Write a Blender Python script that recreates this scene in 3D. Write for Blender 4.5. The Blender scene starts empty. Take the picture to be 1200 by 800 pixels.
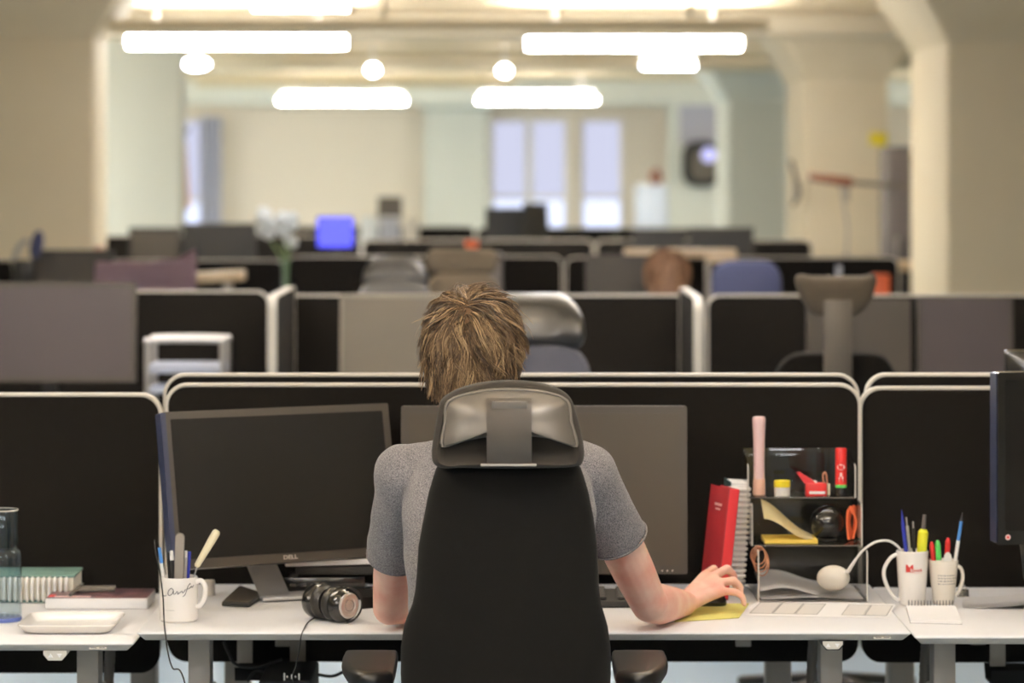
import bpy, bmesh, math, random
from mathutils import Vector, Matrix, Euler, noise
random.seed(7)
sc = bpy.context.scene
col = sc.collection
PI = math.pi
V = Vector
F, CX, CY, CZ = 3560.0, 600.0, 205.0, 1.68      # focal length, horizon and eye height measured from the photograph

def W(px, py, Y):
    return V(((px - CX) * Y / F, Y, CZ - (py - CY) * Y / F))
def onz(px, py, z):
    Y = (CZ - z) * F / (py - CY)
    return V(((px - CX) * Y / F, Y, z))
def X(px, Y): return (px - CX) * Y / F
def Z(py, Y): return CZ - (py - CY) * Y / F

# ------------------------------------------------------------------ materials
def lin(c):
    c = c / 255.0
    return c / 12.92 if c <= 0.04045 else ((c + 0.055) / 1.055) ** 2.4
def rgb(t): return (lin(t[0]), lin(t[1]), lin(t[2]), 1.0)

def mat(name, c, rough=0.5, metal=0.0, spec=0.5, bump=None, vary=None, coat=0.0, emit=None, sss=0.0, sheen=0.0, stretch=None):
    m = bpy.data.materials.new(name); m.use_nodes = True
    nt = m.node_tree; b = nt.nodes['Principled BSDF']
    b.inputs['Base Color'].default_value = rgb(c)
    b.inputs['Roughness'].default_value = rough
    b.inputs['Metallic'].default_value = metal
    b.inputs['Specular IOR Level'].default_value = spec
    b.inputs['Coat Weight'].default_value = coat
    b.inputs['Coat Roughness'].default_value = 0.1
    if sheen:
        b.inputs['Sheen Weight'].default_value = sheen
    if sss:
        b.inputs['Subsurface Weight'].default_value = sss
        b.inputs['Subsurface Radius'].default_value = (1.0, 0.35, 0.2)
        b.inputs['Subsurface Scale'].default_value = 0.01
    if emit:
        b.inputs['Emission Color'].default_value = rgb(emit[0])
        b.inputs['Emission Strength'].default_value = emit[1]
    tc = nt.nodes.new('ShaderNodeTexCoord')
    src = tc.outputs['Object']
    if stretch:
        mp = nt.nodes.new('ShaderNodeMapping'); mp.inputs['Scale'].default_value = stretch
        nt.links.new(src, mp.inputs['Vector']); src = mp.outputs['Vector']
    if vary:
        n = nt.nodes.new('ShaderNodeTexNoise'); n.inputs['Scale'].default_value = vary[0]; n.inputs['Detail'].default_value = 4
        nt.links.new(src, n.inputs['Vector'])
        r = nt.nodes.new('ShaderNodeValToRGB')
        r.color_ramp.elements[0].position = 0.3; r.color_ramp.elements[1].position = 0.7
        c2 = vary[1]
        r.color_ramp.elements[0].color = rgb(c); r.color_ramp.elements[1].color = rgb(c2)
        nt.links.new(n.outputs['Fac'], r.inputs['Fac']); nt.links.new(r.outputs['Color'], b.inputs['Base Color'])
    if bump:
        n = nt.nodes.new('ShaderNodeTexNoise'); n.inputs['Scale'].default_value = bump[0]; n.inputs['Detail'].default_value = 3
        nt.links.new(src, n.inputs['Vector'])
        bp = nt.nodes.new('ShaderNodeBump'); bp.inputs['Strength'].default_value = bump[1]; bp.inputs['Distance'].default_value = bump[2] if len(bump) > 2 else 0.002
        nt.links.new(n.outputs['Fac'], bp.inputs['Height']); nt.links.new(bp.outputs['Normal'], b.inputs['Normal'])
    return m

def clear(name, tint=(235, 235, 235), ior=1.45, rough=0.03):
    m = bpy.data.materials.new(name); m.use_nodes = True
    nt = m.node_tree; nt.nodes.clear()
    out = nt.nodes.new('ShaderNodeOutputMaterial'); mix = nt.nodes.new('ShaderNodeMixShader')
    lw = nt.nodes.new('ShaderNodeLayerWeight'); lw.inputs['Blend'].default_value = .5
    pw = nt.nodes.new('ShaderNodeMath'); pw.operation = 'POWER'; pw.inputs[1].default_value = 4.0
    fr = nt.nodes.new('ShaderNodeMath'); fr.operation = 'MULTIPLY_ADD'; f0 = ((ior - 1) / (ior + 1)) ** 2
    fr.inputs[1].default_value = .75; fr.inputs[2].default_value = f0
    nt.links.new(lw.outputs['Facing'], pw.inputs[0]); nt.links.new(pw.outputs[0], fr.inputs[0])
    tr = nt.nodes.new('ShaderNodeBsdfTransparent'); tr.inputs['Color'].default_value = rgb(tint)
    gl = nt.nodes.new('ShaderNodeBsdfGlossy'); gl.inputs['Roughness'].default_value = rough
    nt.links.new(fr.outputs[0], mix.inputs[0]); nt.links.new(tr.outputs[0], mix.inputs[1]); nt.links.new(gl.outputs[0], mix.inputs[2])
    nt.links.new(mix.outputs[0], out.inputs[0])
    return m

def glow(name, c, s):
    m = bpy.data.materials.new(name); m.use_nodes = True
    nt = m.node_tree; nt.nodes.clear()
    out = nt.nodes.new('ShaderNodeOutputMaterial'); e = nt.nodes.new('ShaderNodeEmission')
    e.inputs[0].default_value = (c[0], c[1], c[2], 1); e.inputs[1].default_value = s
    nt.links.new(e.outputs[0], out.inputs[0])
    return m

M = {}
M['wall'] = mat('wall paint', (228, 218, 196), 0.8, vary=(1.5, (222, 211, 188)), bump=(60, .05))
M['pillar'] = mat('pillar paint', (228, 214, 184), 0.75, vary=(2, (223, 208, 178)), bump=(60, .05))
M['tinted_paint'] = mat('paint with greenish light tint', (207, 208, 196), 0.75, bump=(60, .05))  # greenish tint of the far lamplight put into the paint colour
M['cream_wall'] = mat('cream wall paint', (240, 229, 210), 0.8, bump=(60, .05))
M['ceiling'] = mat('ceiling paint', (240, 217, 178), 0.85, vary=(.6, (234, 210, 170)))
M['beam'] = mat('beam paint', (214, 202, 176), 0.85)
M['duct'] = mat('duct metal', (214, 200, 170), 0.6)
M['floor'] = mat('floor vinyl', (186, 205, 219), 0.35, vary=(2.5, (175, 195, 210)))
M['desk'] = mat('white laminate', (240, 237, 235), 0.42, spec=.4, vary=(3, (237, 233, 230)))
M['desk_edge'] = mat('grey white edge', (196, 188, 178), 0.5)
M['steel'] = mat('grey powder coat', (164, 157, 149), 0.5, .1)
M['steel_dark'] = mat('dark grey steel', (92, 87, 82), 0.5, .2)
M['panel'] = mat('black felt', (22, 20, 19), 0.95, spec=.12, bump=(900, .25, .001), vary=(500, (26, 24, 22)))
M['trim'] = mat('white edge trim', (214, 206, 192), 0.5)
M['black'] = mat('black plastic', (26, 25, 24), 0.42)
M['black_matte'] = mat('matte black plastic', (30, 29, 28), 0.7)
M['black_gloss'] = mat('glossy black plastic', (24, 23, 22), 0.2, coat=.3)
M['bezel'] = mat('monitor bezel', (58, 53, 47), 0.4)
M['frame_grey'] = mat('grey monitor frame', (122, 114, 102), 0.45)
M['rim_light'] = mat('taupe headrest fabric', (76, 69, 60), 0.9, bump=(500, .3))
M['arm_black'] = mat('soft black plastic', (16, 15, 15), 0.34)
M['lcd'] = mat('dark display', (15, 13, 11), 0.5, spec=.22)
M['lcd_grey'] = mat('grey display', (92, 86, 76), 0.4, spec=.4)
M['lcd_purple'] = mat('slate display', (66, 60, 62), 0.45, spec=.4)
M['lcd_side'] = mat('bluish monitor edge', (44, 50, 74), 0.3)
M['silver'] = mat('brushed silver', (176, 172, 168), 0.36, .35, bump=(300, .1))
M['silver_bright'] = mat('bright silver', (206, 200, 194), 0.3, .7)
M['chair_fabric'] = mat('black chair fabric', (14, 13, 12), 0.95, spec=.15, bump=(1400, .5, .001), vary=(700, (20, 18, 17)), sheen=.02)
M['chair_rim'] = mat('dark headrest fabric', (46, 42, 38), 0.95, spec=.2, bump=(1400, .5, .001), sheen=.06)
M['shell'] = mat('dark glossy plastic shell', (96, 90, 83), 0.42, .3, spec=.9, bump=(700, .08, .0008))
M['bracket'] = mat('warm grey plastic', (104, 97, 90), 0.4, .1)
M['leather'] = mat('black leather', (30, 31, 34), 0.42, spec=.8, coat=.25, bump=(200, .1))
M['slate_cloth'] = mat('slate blue cloth', (80, 83, 98), 0.9, bump=(500, .3))
M['navy_cloth'] = mat('navy blue cloth', (62, 68, 100), 0.9, bump=(500, .3))
M['purple_cloth'] = mat('dusty purple cloth', (156, 132, 144), 0.95, bump=(30, .5, .01))
M['brown_cloth'] = mat('olive brown cloth', (92, 82, 68), 0.9, bump=(500, .3))
M['skin'] = mat('skin', (238, 194, 172), 0.48, sss=.12, vary=(20, (230, 162, 142)), bump=(350, .12, .001))
M['lips'] = mat('lips', (176, 108, 98), 0.45)
M['eye'] = mat('eye white', (230, 226, 220), 0.2)
M['iris'] = mat('iris', (70, 90, 110), 0.2)
M['shirt'] = mat('heather grey jersey', (70, 68, 72), 0.92, spec=.2, vary=(460, (150, 146, 148)), bump=(420, .5, .0012), sheen=.1)
M['jeans'] = mat('dark denim', (42, 48, 66), 0.9, bump=(500, .3))
M['shoe'] = mat('dark shoe', (40, 38, 38), 0.6)
M['white_ceramic'] = mat('white ceramic', (238, 232, 224), 0.22, coat=.2)
M['cream_ceramic'] = mat('cream ceramic', (234, 225, 210), 0.25, coat=.2)
M['ink'] = mat('black print', (36, 34, 36), 0.6)
M['grey_ink'] = mat('grey print', (128, 124, 120), 0.6)
M['red_ink'] = mat('red print', (196, 48, 42), 0.5)
M['white'] = mat('white plastic', (236, 231, 224), 0.4)
M['off_white'] = mat('off white plastic', (214, 206, 192), 0.45)
M['cream'] = mat('cream plastic', (226, 214, 178), 0.4)
M['paper'] = mat('white paper', (238, 234, 230), 0.75)
M['paper_cream'] = mat('cream paper', (240, 226, 178), 0.75)
M['paper_yellow'] = mat('yellow paper', (240, 206, 92), 0.7)
M['note_yellow'] = mat('pale yellow green paper', (222, 214, 120), 0.75, vary=(25, (210, 202, 112)))
M['pages'] = mat('page edges', (232, 224, 206), 0.8, bump=(400, .4, .001), stretch=(1, 1, 20))
M['red'] = mat('red plastic', (212, 46, 44), 0.4)
M['red_cover'] = mat('red book cloth', (150, 30, 42), 0.5, bump=(600, .15))
M['red_spine'] = mat('red book spine', (214, 52, 60), 0.45)
M['orange'] = mat('orange plastic', (226, 104, 60), 0.5)
M['copper'] = mat('copper loops', (198, 140, 108), 0.35, .5)
M['pink'] = mat('pink plastic', (232, 196, 192), 0.4)
M['peach'] = mat('peach plastic', (226, 178, 154), 0.4)
M['yellow'] = mat('yellow plastic', (238, 216, 44), 0.4)
M['highlighter'] = mat('highlighter yellow', (236, 232, 56), 0.4)
M['green'] = mat('green plastic', (84, 196, 92), 0.4)
M['blue'] = mat('blue plastic', (34, 46, 150), 0.35)
M['sky_blue'] = mat('light blue plastic', (70, 130, 200), 0.4)
M['teal_cover'] = mat('dark teal cover', (28, 58, 62), 0.5)
M['green_cover'] = mat('grey green cover', (104, 134, 126), 0.5)
M['magazine'] = mat('magazine cover', (52, 46, 54), 0.35, vary=(28, (126, 90, 92)))
M['acrylic'] = clear('clear acrylic', (250, 250, 249), 1.5, .06)
M['acrylic_edge'] = mat('bright acrylic edge', (208, 203, 194), 0.25)
M['glass'] = clear('clear glass', (240, 246, 249), 1.4, .05)
M['glass_blue'] = mat('thick blue glass base', (96, 112, 176), 0.1)
M['rubber'] = mat('black cable', (22, 22, 22), 0.5)
M['hose'] = mat('grey cable hose', (94, 89, 84), 0.6)
M['hair'] = None
M['leaf'] = mat('dark leaf', (44, 58, 40), 0.6)
M['petal'] = mat('white petal', (232, 236, 236), 0.7)
M['wood'] = mat('pale wood', (222, 198, 164), 0.5, vary=(12, (208, 182, 146)), stretch=(1, 12, 1))
M['brick_red'] = mat('reddish brown metal', (132, 84, 66), 0.5)
M['cabinet'] = mat('dark grey cabinet', (100, 94, 92), 0.5)
M['screen_blue'] = mat('lit blue screen', (40, 40, 180), 0.4, emit=((86, 92, 250), 1.3))
M['reflection_glow'] = mat('pale painted reflection', (120, 120, 160), 0.4, emit=((196, 196, 252), 1.0))
M['lamp_warm'] = glow('warm lamp diffuser', (0.96, 0.985, 1.07), 34)
M['lamp_soft'] = glow('soft lamp diffuser', (0.96, 0.985, 1.07), 14)
M['added_uplight'] = glow('added lamp uplight', (1.0, 0.985, 0.97), 130)
M['lamp_mid'] = glow('bright lamp diffuser', (1.0, 0.985, 0.98), 64)
M['lamp_cool'] = glow('neutral lamp diffuser', (0.99, 0.99, 0.97), 95)
M['lamp_added'] = glow('added far lamp diffuser', (0.99, 0.99, 0.97), 125)
M['lamp_body'] = mat('lamp housing', (216, 210, 198), 0.5)
M['day_low'] = glow('daylight pane', (0.72, 0.78, 1.0), 1.5)
M['day_high'] = glow('daylight pane behind blind', (0.70, 0.72, 0.92), 0.95)
M['curtain'] = mat('white curtain', (222, 224, 232), 0.9)
nt_ = M['curtain'].node_tree; b_ = nt_.nodes['Principled BSDF']
tl_ = nt_.nodes.new('ShaderNodeBsdfTranslucent'); tl_.inputs[0].default_value = rgb((230, 232, 240))
mx_ = nt_.nodes.new('ShaderNodeMixShader'); mx_.inputs[0].default_value = .5
nt_.links.new(b_.outputs[0], mx_.inputs[1]); nt_.links.new(tl_.outputs[0], mx_.inputs[2]); nt_.links.new(mx_.outputs[0], nt_.nodes['Material Output'].inputs[0])
M['pale_blue'] = mat('pale blue white laminate', (190, 197, 208), 0.5)
M['stem'] = mat('pale green stem', (150, 172, 120), 0.6)

# ------------------------------------------------------------------ object helpers
def wm(o):
    m = Matrix.Identity(4)
    while o is not None:
        m = o.matrix_basis @ m
        o = o.parent
    return m
def tag(o, label=None, cat=None, group=None, kind=None):
    if label: o['label'] = label
    if cat: o['category'] = cat
    if group: o['group'] = group
    if kind: o['kind'] = kind
    return o
def thing(name, label, cat, loc=(0, 0, 0), rot=(0, 0, 0), group=None, kind=None):
    o = bpy.data.objects.new(name, None); col.objects.link(o)
    o.empty_display_size = .05
    o.location = loc; o.rotation_euler = rot
    return tag(o, label, cat, group, kind)
def copy_tree(o, parent=None):
    c = o.copy(); col.objects.link(c)
    if parent: c.parent = parent
    for ch in list(o.children):
        copy_tree(ch, c)
    return c

def rrect(w, h, r, n=6):
    pts = []
    r = min(r, w / 2 - 1e-5, h / 2 - 1e-5)
    for cx, cy, a0 in ((w/2-r, h/2-r, 0), (-w/2+r, h/2-r, 90), (-w/2+r, -h/2+r, 180), (w/2-r, -h/2+r, 270)):
        for i in range(n + 1):
            a = math.radians(a0 + 90 * i / n)
            pts.append((cx + r * math.cos(a), cy + r * math.sin(a)))
    return pts
def frame_to(p0, p1):
    d = (V(p1) - V(p0)).normalized()
    return d.to_track_quat('Z', 'Y').to_matrix().to_4x4()

class MB:
    def __init__(s): s.bm = bmesh.new()
    def merge(s, t, mtx=None):
        if mtx is not None: t.transform(mtx)
        me = bpy.data.meshes.new('t'); t.to_mesh(me); t.free()
        s.bm.from_mesh(me); bpy.data.meshes.remove(me)
        return s
    def box(s, c, size, rot=None, bev=.002, seg=2):
        t = bmesh.new(); bmesh.ops.create_cube(t, size=1)
        bmesh.ops.scale(t, vec=size, verts=t.verts)
        if bev: bmesh.ops.bevel(t, geom=t.edges[:], offset=min(bev, min(size) * .45), segments=seg, affect='EDGES', profile=.5)
        m = Matrix.Translation(c)
        if rot is not None: m = m @ (Euler(rot).to_matrix().to_4x4() if not isinstance(rot, Matrix) else rot)
        return s.merge(t, m)
    def bar(s, p0, p1, w, d, bev=.001, roll=0):
        p0, p1 = V(p0), V(p1)
        m = frame_to(p0, p1) @ Matrix.Rotation(roll, 4, 'Z')
        return s.box((p0 + p1) / 2, (w, d, (p1 - p0).length), m, bev)
    def loops(s, L, cap0=True, cap1=True, cyc=False, mtx=None):
        t = bmesh.new()
        R = [[t.verts.new(V(p)) for p in l] for l in L]
        n = len(R[0]); k = len(R)
        for i in range(k if cyc else k - 1):
            a, b = R[i], R[(i + 1) % k]
            for j in range(n):
                try: t.faces.new((a[j], a[(j+1) % n], b[(j+1) % n], b[j]))
                except ValueError: pass
        if not cyc:
            if cap0: t.faces.new(R[0][::-1])
            if cap1: t.faces.new(R[-1])
        bmesh.ops.recalc_face_normals(t, faces=t.faces)
        return s.merge(t, mtx)
    def sheet(s, grid, th=0.0, mtx=None):
        # grid[i][j] of points -> thin solid surface
        t = bmesh.new()
        g = [[t.verts.new(V(p)) for p in r] for r in grid]
        for i in range(len(g) - 1):
            for j in range(len(g[0]) - 1):
                t.faces.new((g[i][j], g[i][j+1], g[i+1][j+1], g[i+1][j]))
        if th:
            bmesh.ops.solidify(t, geom=t.faces[:], thickness=th)
        bmesh.ops.recalc_face_normals(t, faces=t.faces)
        return s.merge(t, mtx)
    def tube(s, pts, r, seg=8, rad=None):
        pts = [V(p) for p in pts]
        n = len(pts)
        rs = rad if rad else [r] * n
        L = []; up = None
        for i, p in enumerate(pts):
            d = (pts[min(i+1, n-1)] - pts[max(i-1, 0)])
            d = d.normalized() if d.length > 1e-9 else V((0, 0, 1))
            if up is None:
                up = d.orthogonal().normalized()
            up = (up - d * up.dot(d))
            up = up.normalized() if up.length > 1e-6 else d.orthogonal().normalized()
            sd = d.cross(up)
            L.append([p + (up * math.cos(2*PI*j/seg) + sd * math.sin(2*PI*j/seg)) * rs[i] for j in range(seg)])
        return s.loops(L)
    def cone(s, p0, p1, r0, r1=None, seg=20):
        r1 = r0 if r1 is None else r1
        m = frame_to(p0, p1); h = (V(p1) - V(p0)).length
        L = [[(r * math.cos(2*PI*j/seg), r * math.sin(2*PI*j/seg), z) for j in range(seg)] for r, z in ((r0, 0), (r1, h))]
        return s.loops(L, mtx=Matrix.Translation(p0) @ m)
    def lathe(s, prof, seg=32, mtx=None, cyc=False):
        L = [[(max(r, 1e-4) * math.cos(2*PI*j/seg), max(r, 1e-4) * math.sin(2*PI*j/seg), z) for j in range(seg)] for r, z in prof]
        return s.loops(L, cyc=cyc, mtx=mtx)
    def ball(s, c, r, seg=20, rot=None):
        t = bmesh.new(); bmesh.ops.create_uvsphere(t, u_segments=seg, v_segments=max(8, seg // 2 + 2), radius=1)
        r = (r, r, r) if not hasattr(r, '__len__') else r
        bmesh.ops.scale(t, vec=r, verts=t.verts)
        m = Matrix.Translation(c)
        if rot is not None: m = m @ (rot if isinstance(rot, Matrix) else Euler(rot).to_matrix().to_4x4())
        return s.merge(t, m)
    def prism(s, out, a, b, axis='z', mtx=None):
        if axis == 'z': L = [[(x, y, z) for x, y in out] for z in (a, b)]
        elif axis == 'y': L = [[(x, y, z) for x, z in out] for y in (a, b)]
        else: L = [[(x, y, z) for y, z in out] for x in (a, b)]
        return s.loops(L, mtx=mtx)
    def pillow(s, outline, rings, mtx=None):
        # outline in XZ; rings (scale-inset metres, y)
        cx = sum(p[0] for p in outline) / len(outline); cz = sum(p[1] for p in outline) / len(outline)
        L = []
        for ins, y in rings:
            l = []
            for px, pz in outline:
                d = V((px - cx, pz - cz)); ln = d.length
                k = max(0.02, (ln - ins) / ln)
                l.append((cx + d.x * k, y, cz + d.y * k))
            L.append(l)
        return s.loops(L, mtx=mtx)
    def warp(s, fn):
        for v in s.bm.verts: v.co = fn(v.co)
        return s
    def build(s, name, m, parent=None, loc=None, ang=38):
        me = bpy.data.meshes.new(name)
        if parent is not None:
            s.bm.transform(wm(parent).inverted())
            o = bpy.data.objects.new(name, me); o.parent = parent
        else:
            if loc is None:
                vs = [v.co for v in s.bm.verts]
                mn = [min(v[i] for v in vs) for i in range(3)]; mx = [max(v[i] for v in vs) for i in range(3)]
                loc = V(((mn[0]+mx[0])/2, (mn[1]+mx[1])/2, mn[2]))
            s.bm.transform(Matrix.Translation(-V(loc)))
            o = bpy.data.objects.new(name, me); o.location = loc
        s.bm.to_mesh(me); s.bm.free()
        for p in me.polygons: p.use_smooth = True
        me.set_sharp_from_angle(angle=math.radians(ang))
        if m is not None: me.materials.append(m)
        col.objects.link(o)
        return o
def lb(parent):          # a builder in a thing's own coordinates
    mb = MB(); mb.par = parent
    def bl(name, m, ang=38):
        mb.bm.transform(wm(parent))
        return MB.build(mb, name, m, parent, ang=ang)
    mb.done = bl
    return mb

def spline(pts, n=8):
    pts = [V(p) for p in pts]; P = [pts[0]] + pts + [pts[-1]]
    out = []
    for i in range(1, len(P) - 2):
        for k in range(n):
            t = k / n
            a, b, c, d = P[i-1], P[i], P[i+1], P[i+2]
            out.append(.5 * ((2*b) + (-a + c)*t + (2*a - 5*b + 4*c - d)*t*t + (-a + 3*b - 3*c + d)*t**3))
    out.append(pts[-1])
    return out

def text_bm(body, size, extrude=.0004, align='CENTER', bold=False):
    cu = bpy.data.curves.new('txt', 'FONT'); cu.body = body; cu.size = size; cu.extrude = extrude
    cu.align_x = align; cu.align_y = 'CENTER'; cu.resolution_u = 3
    if bold: cu.offset = size * .018
    o = bpy.data.objects.new('txt', cu); col.objects.link(o)
    dg = bpy.context.evaluated_depsgraph_get()
    me = bpy.data.meshes.new_from_object(o.evaluated_get(dg))
    bpy.data.objects.remove(o); bpy.data.curves.remove(cu)
    mb = MB(); mb.bm.from_mesh(me); bpy.data.meshes.remove(me)
    return mb

def remeshed(mb, name, m, parent, voxel, smooth=4, disp=None, factor=.5):
    o = MB.build(mb, name, m, parent)
    r = o.modifiers.new('r', 'REMESH'); r.mode = 'VOXEL'; r.voxel_size = voxel
    if smooth:
        s = o.modifiers.new('s', 'SMOOTH'); s.iterations = smooth; s.factor = factor
    dg = bpy.context.evaluated_depsgraph_get(); dg.update()
    me = bpy.data.meshes.new_from_object(o.evaluated_get(dg))
    o.modifiers.clear()
    old = o.data; o.data = me; bpy.data.meshes.remove(old)
    me.name = name
    if disp:
        wmx = wm(o); iv = wmx.inverted()
        ns = [v.normal.copy() for v in me.vertices]
        for v, nn in zip(me.vertices, ns):
            w = wmx @ v.co
            v.co = iv @ (w + nn * disp(w, nn))
    for p in me.polygons: p.use_smooth = True
    if not me.materials: me.materials.append(m)
    return o
def chain(mb, pts, seg=16):
    # pts: (point, radius) joints -> tapered capsules
    for (p, r) in pts: mb.ball(p, r, seg)
    for (p, r), (q, s) in zip(pts, pts[1:]): mb.cone(p, q, r, s, seg)
# ------------------------------------------------------------------ camera, world
cam = bpy.data.cameras.new('camera'); cam_o = bpy.data.objects.new('camera', cam); col.objects.link(cam_o)
cam_o.location = (0, 0, CZ); cam_o.rotation_euler = (PI / 2, 0, 0)
cam.sensor_width = 36; cam.lens = F / 1200 * 36; cam.shift_y = -195 / 1200; cam.clip_end = 200
cam.dof.use_dof = True; cam.dof.focus_distance = 5.95; cam.dof.aperture_fstop = 3.3
sc.camera = cam_o
w = bpy.data.worlds.new('world'); sc.world = w; w.use_nodes = True
w.node_tree.nodes['Background'].inputs[0].default_value = (1.0, .93, .84, 1); w.node_tree.nodes['Background'].inputs[1].default_value = .4
sc.view_settings.view_transform = 'Standard'; sc.view_settings.look = 'None'
sc.view_settings.gamma = 1; sc.view_settings.exposure = 0.0; sc.view_settings.use_curve_mapping = False
sc.cycles.use_denoising = True
sc.cycles.max_bounces = 8; sc.cycles.transparent_max_bounces = 24

# ------------------------------------------------------------------ setting
CEIL = 2.75
def struct(mb, name, m, parent=None, label=None, ang=38):
    o = mb.build(name, m, parent, ang=ang)
    if parent is None:
        o['kind'] = 'structure'
        if label: o['label'] = label
    return o
struct(MB().box((0, 16, -.05), (14, 41, .1), bev=0), 'floor', M['floor'])
struct(MB().box((0, 16, CEIL + .05), (14, 41, .1), bev=0), 'ceiling', M['ceiling'])
struct(MB().box((-7.05, 16, CEIL / 2), (.1, 41, CEIL), bev=0), 'wall_left', M['wall'])
struct(MB().box((7.05, 16, CEIL / 2), (.1, 41, CEIL), bev=0), 'wall_right', M['wall'])
struct(MB().box((0, -4.55, CEIL / 2), (14.2, .1, CEIL), bev=0), 'wall_front', M['wall'])
# far wall with window openings
YB = 36.0
wins = [(-.27, .67, .93, 2.36), (.80, 1.33, .93, 2.36), (-4.02, -3.48, .9, 2.36)]
b = MB(); xs = sorted([-7.1, 7.1] + [q for w_ in wins for q in w_[:2]])
for x0, x1 in zip(xs, xs[1:]):
    hit = [w_ for w_ in wins if abs(w_[0] - x0) < 1e-6]
    if hit:
        z0, z1 = hit[0][2], hit[0][3]
        b.box(((x0+x1)/2, YB + .15, z0 / 2), (x1-x0, .3, z0), bev=0); b.box(((x0+x1)/2, YB + .15, (z1 + CEIL) / 2), (x1-x0, .3, CEIL - z1), bev=0)
    else:
        b.box(((x0+x1)/2, YB + .15, CEIL / 2), (x1-x0, .3, CEIL), bev=0)
struct(b, 'wall_back', M['cream_wall'])
for i, (x0, x1, z0, z1) in enumerate(wins):
    fr = MB(); y = YB + .12
    for xa in (x0 + .025, x1 - .025): fr.box((xa, y, (z0+z1)/2), (.05, .06, z1-z0))
    if i == 0: fr.box(((x0+x1)/2, y, (z0+z1)/2), (.09, .06, z1-z0))
    for za in (z0 + .025, z0 + .48, z1 - .025): fr.box(((x0+x1)/2, y, za), (x1-x0, .05, .05))
    wo = struct(fr, 'window_%d' % (i + 1), M['white'])
    MB().box(((x0+x1)/2, y + .02, (z0 + z0 + .48) / 2), (x1-x0, .01, .48), bev=0).build('pane', M['day_low'], wo)
    MB().box(((x0+x1)/2, y + .02, (z0 + .48 + z1) / 2), (x1-x0, .01, z1 - z0 - .48), bev=0).build('pane', M['day_high'], wo)
# columns with flared capitals
def pillar(x0, x1, y0, y1, zf, m, fl=.28):
    cx, cy, wx, wy = (x0+x1)/2, (y0+y1)/2, x1-x0, y1-y0
    def ring(e, z):
        return [(px + cx, py + cy, z) for px, py in rrect(wx + 2*e, wy + 2*e, .025, 3)]
    k = fl / (CEIL - zf)
    return struct(MB().loops([ring(0, 0), ring(0, zf), ring(fl, CEIL)]), 'pillar', m, ang=25)
pillar(2.42, 3.15, 16.9, 18.45, 2.416, M['pillar'], .20)
pillar(2.03, 2.6, 21, 22.5, 2.34, M['pillar'], .22)
pillar(2.0, 2.52, 28, 29.75, 2.36, M['tinted_paint'], .24)
pillar(-3.05, -2.326, 16.9, 17.45, 2.44, M['pillar'], .20)
pillar(-1.03, -.27, 35.2, 35.9, 2.42, M['tinted_paint'], .3)
struct(MB().box((-3.05, 24.2, CEIL / 2), (.86, .35, CEIL), bev=.01), 'wall_side', M['tinted_paint'])
struct(MB().box((2.6, 34.6, CEIL / 2), (1.65, .3, CEIL), bev=.01), 'wall_niche', M['tinted_paint'])
# dropped beams and pipes under the ceiling
struct(MB().box((0, 20.4, CEIL - .07), (9, .5, .14), bev=.01), 'trim_1', M['beam'])
struct(MB().box((0, 27.6, CEIL - .06), (9, .4, .12), bev=.01), 'trim_2', M['beam'])
struct(MB().box((0, 34.4, CEIL - .14), (12, .4, .28), bev=.01), 'trim_3', M['tinted_paint'])
for (px0, px1, py, Y, r, lab) in ((0, 900, 30, 17.2, .035, 'grey ceiling pipe nearest the camera, above the long lamps'),
                                  (330, 1000, 72, 25.5, .05, 'thick grey pipe along the ceiling behind the long lamps'),
                                  (230, 600, 97, 30.5, .05, 'distant grey pipe along the ceiling above the far lamps')):
    z = min(Z(py, Y), CEIL - r - .01)
    t = thing('ceiling_pipe', lab, 'pipe', (X((px0+px1)/2, Y), Y, z), group='pipes along the ceiling')
    MB().cone((X(px0, Y), Y, z), (X(px1, Y), Y, z), r, seg=16).build('pipe', M['duct'], t)
    for q in (.1, .5, .9):
        xx = X(px0 + (px1-px0)*q, Y)
        MB().box((xx, Y, (z + CEIL) / 2), (.03, .03, CEIL - z)).build('hanger', M['duct'], t)

# ------------------------------------------------------------------ lamps
def long_lamp(loc, L, label, m, group='long tube lamps hung from the ceiling', h=.092):
    t = thing('pendant_lamp', label, 'lamp', loc, group=group)
    x, y, z = loc
    prof = [(.075 * math.cos(a) * 1.0, -.02 - (h - .02) * math.sin(a)) for a in [PI * k / 10 for k in range(11)]]
    MB().prism([(y + a, z + c) for a, c in prof], x - L/2 + .02, x + L/2 - .02, 'x').build('diffuser', m, t)
    MB().box((x, y, z), (L, .17, .045), bev=.006).build('housing', M['lamp_body'], t)
    MB().box((x, y, z + .0235), (L * .94, .12, .004), bev=.001).build('added_top_glow', M['added_uplight'], t)  # unseen glowing strip added on top to brighten the ceiling
    for s in (-1, 1):
        MB().box((x + s * (L/2 - .008), y, z - .05), (.016, .16, h - .01), bev=.006).build('end_cap', M['lamp_body'], t)
        MB().cone((x + s * L * .36, y, z + .02), (x + s * L * .36, y, CEIL), .006, seg=8).build('hanging_rod', M['steel'], t)
    return t
def lamp_px(px0, px1, py, Y, lab, m, h=.092):
    return long_lamp((X((px0+px1)/2, Y), Y, Z(py, Y) + h * .65), (px1-px0) * Y / F, lab, m, h=h)
lamp_px(147, 409, 50, 18.8, 'glowing tube lamp, larger left one of the four long lamps across the ceiling', M['lamp_mid'])
lamp_px(614, 871, 52, 18.8, 'glowing tube lamp, larger right one of the four long lamps across the ceiling', M['lamp_mid'])
lamp_px(325, 477, 118, 31, 'smaller glowing tube lamp above the cream far wall, left one of the far pair', M['lamp_cool'], .07)
lamp_px(558, 701, 117, 31, 'smaller glowing tube lamp above the far window, right one of the far pair', M['lamp_cool'], .07)
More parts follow.
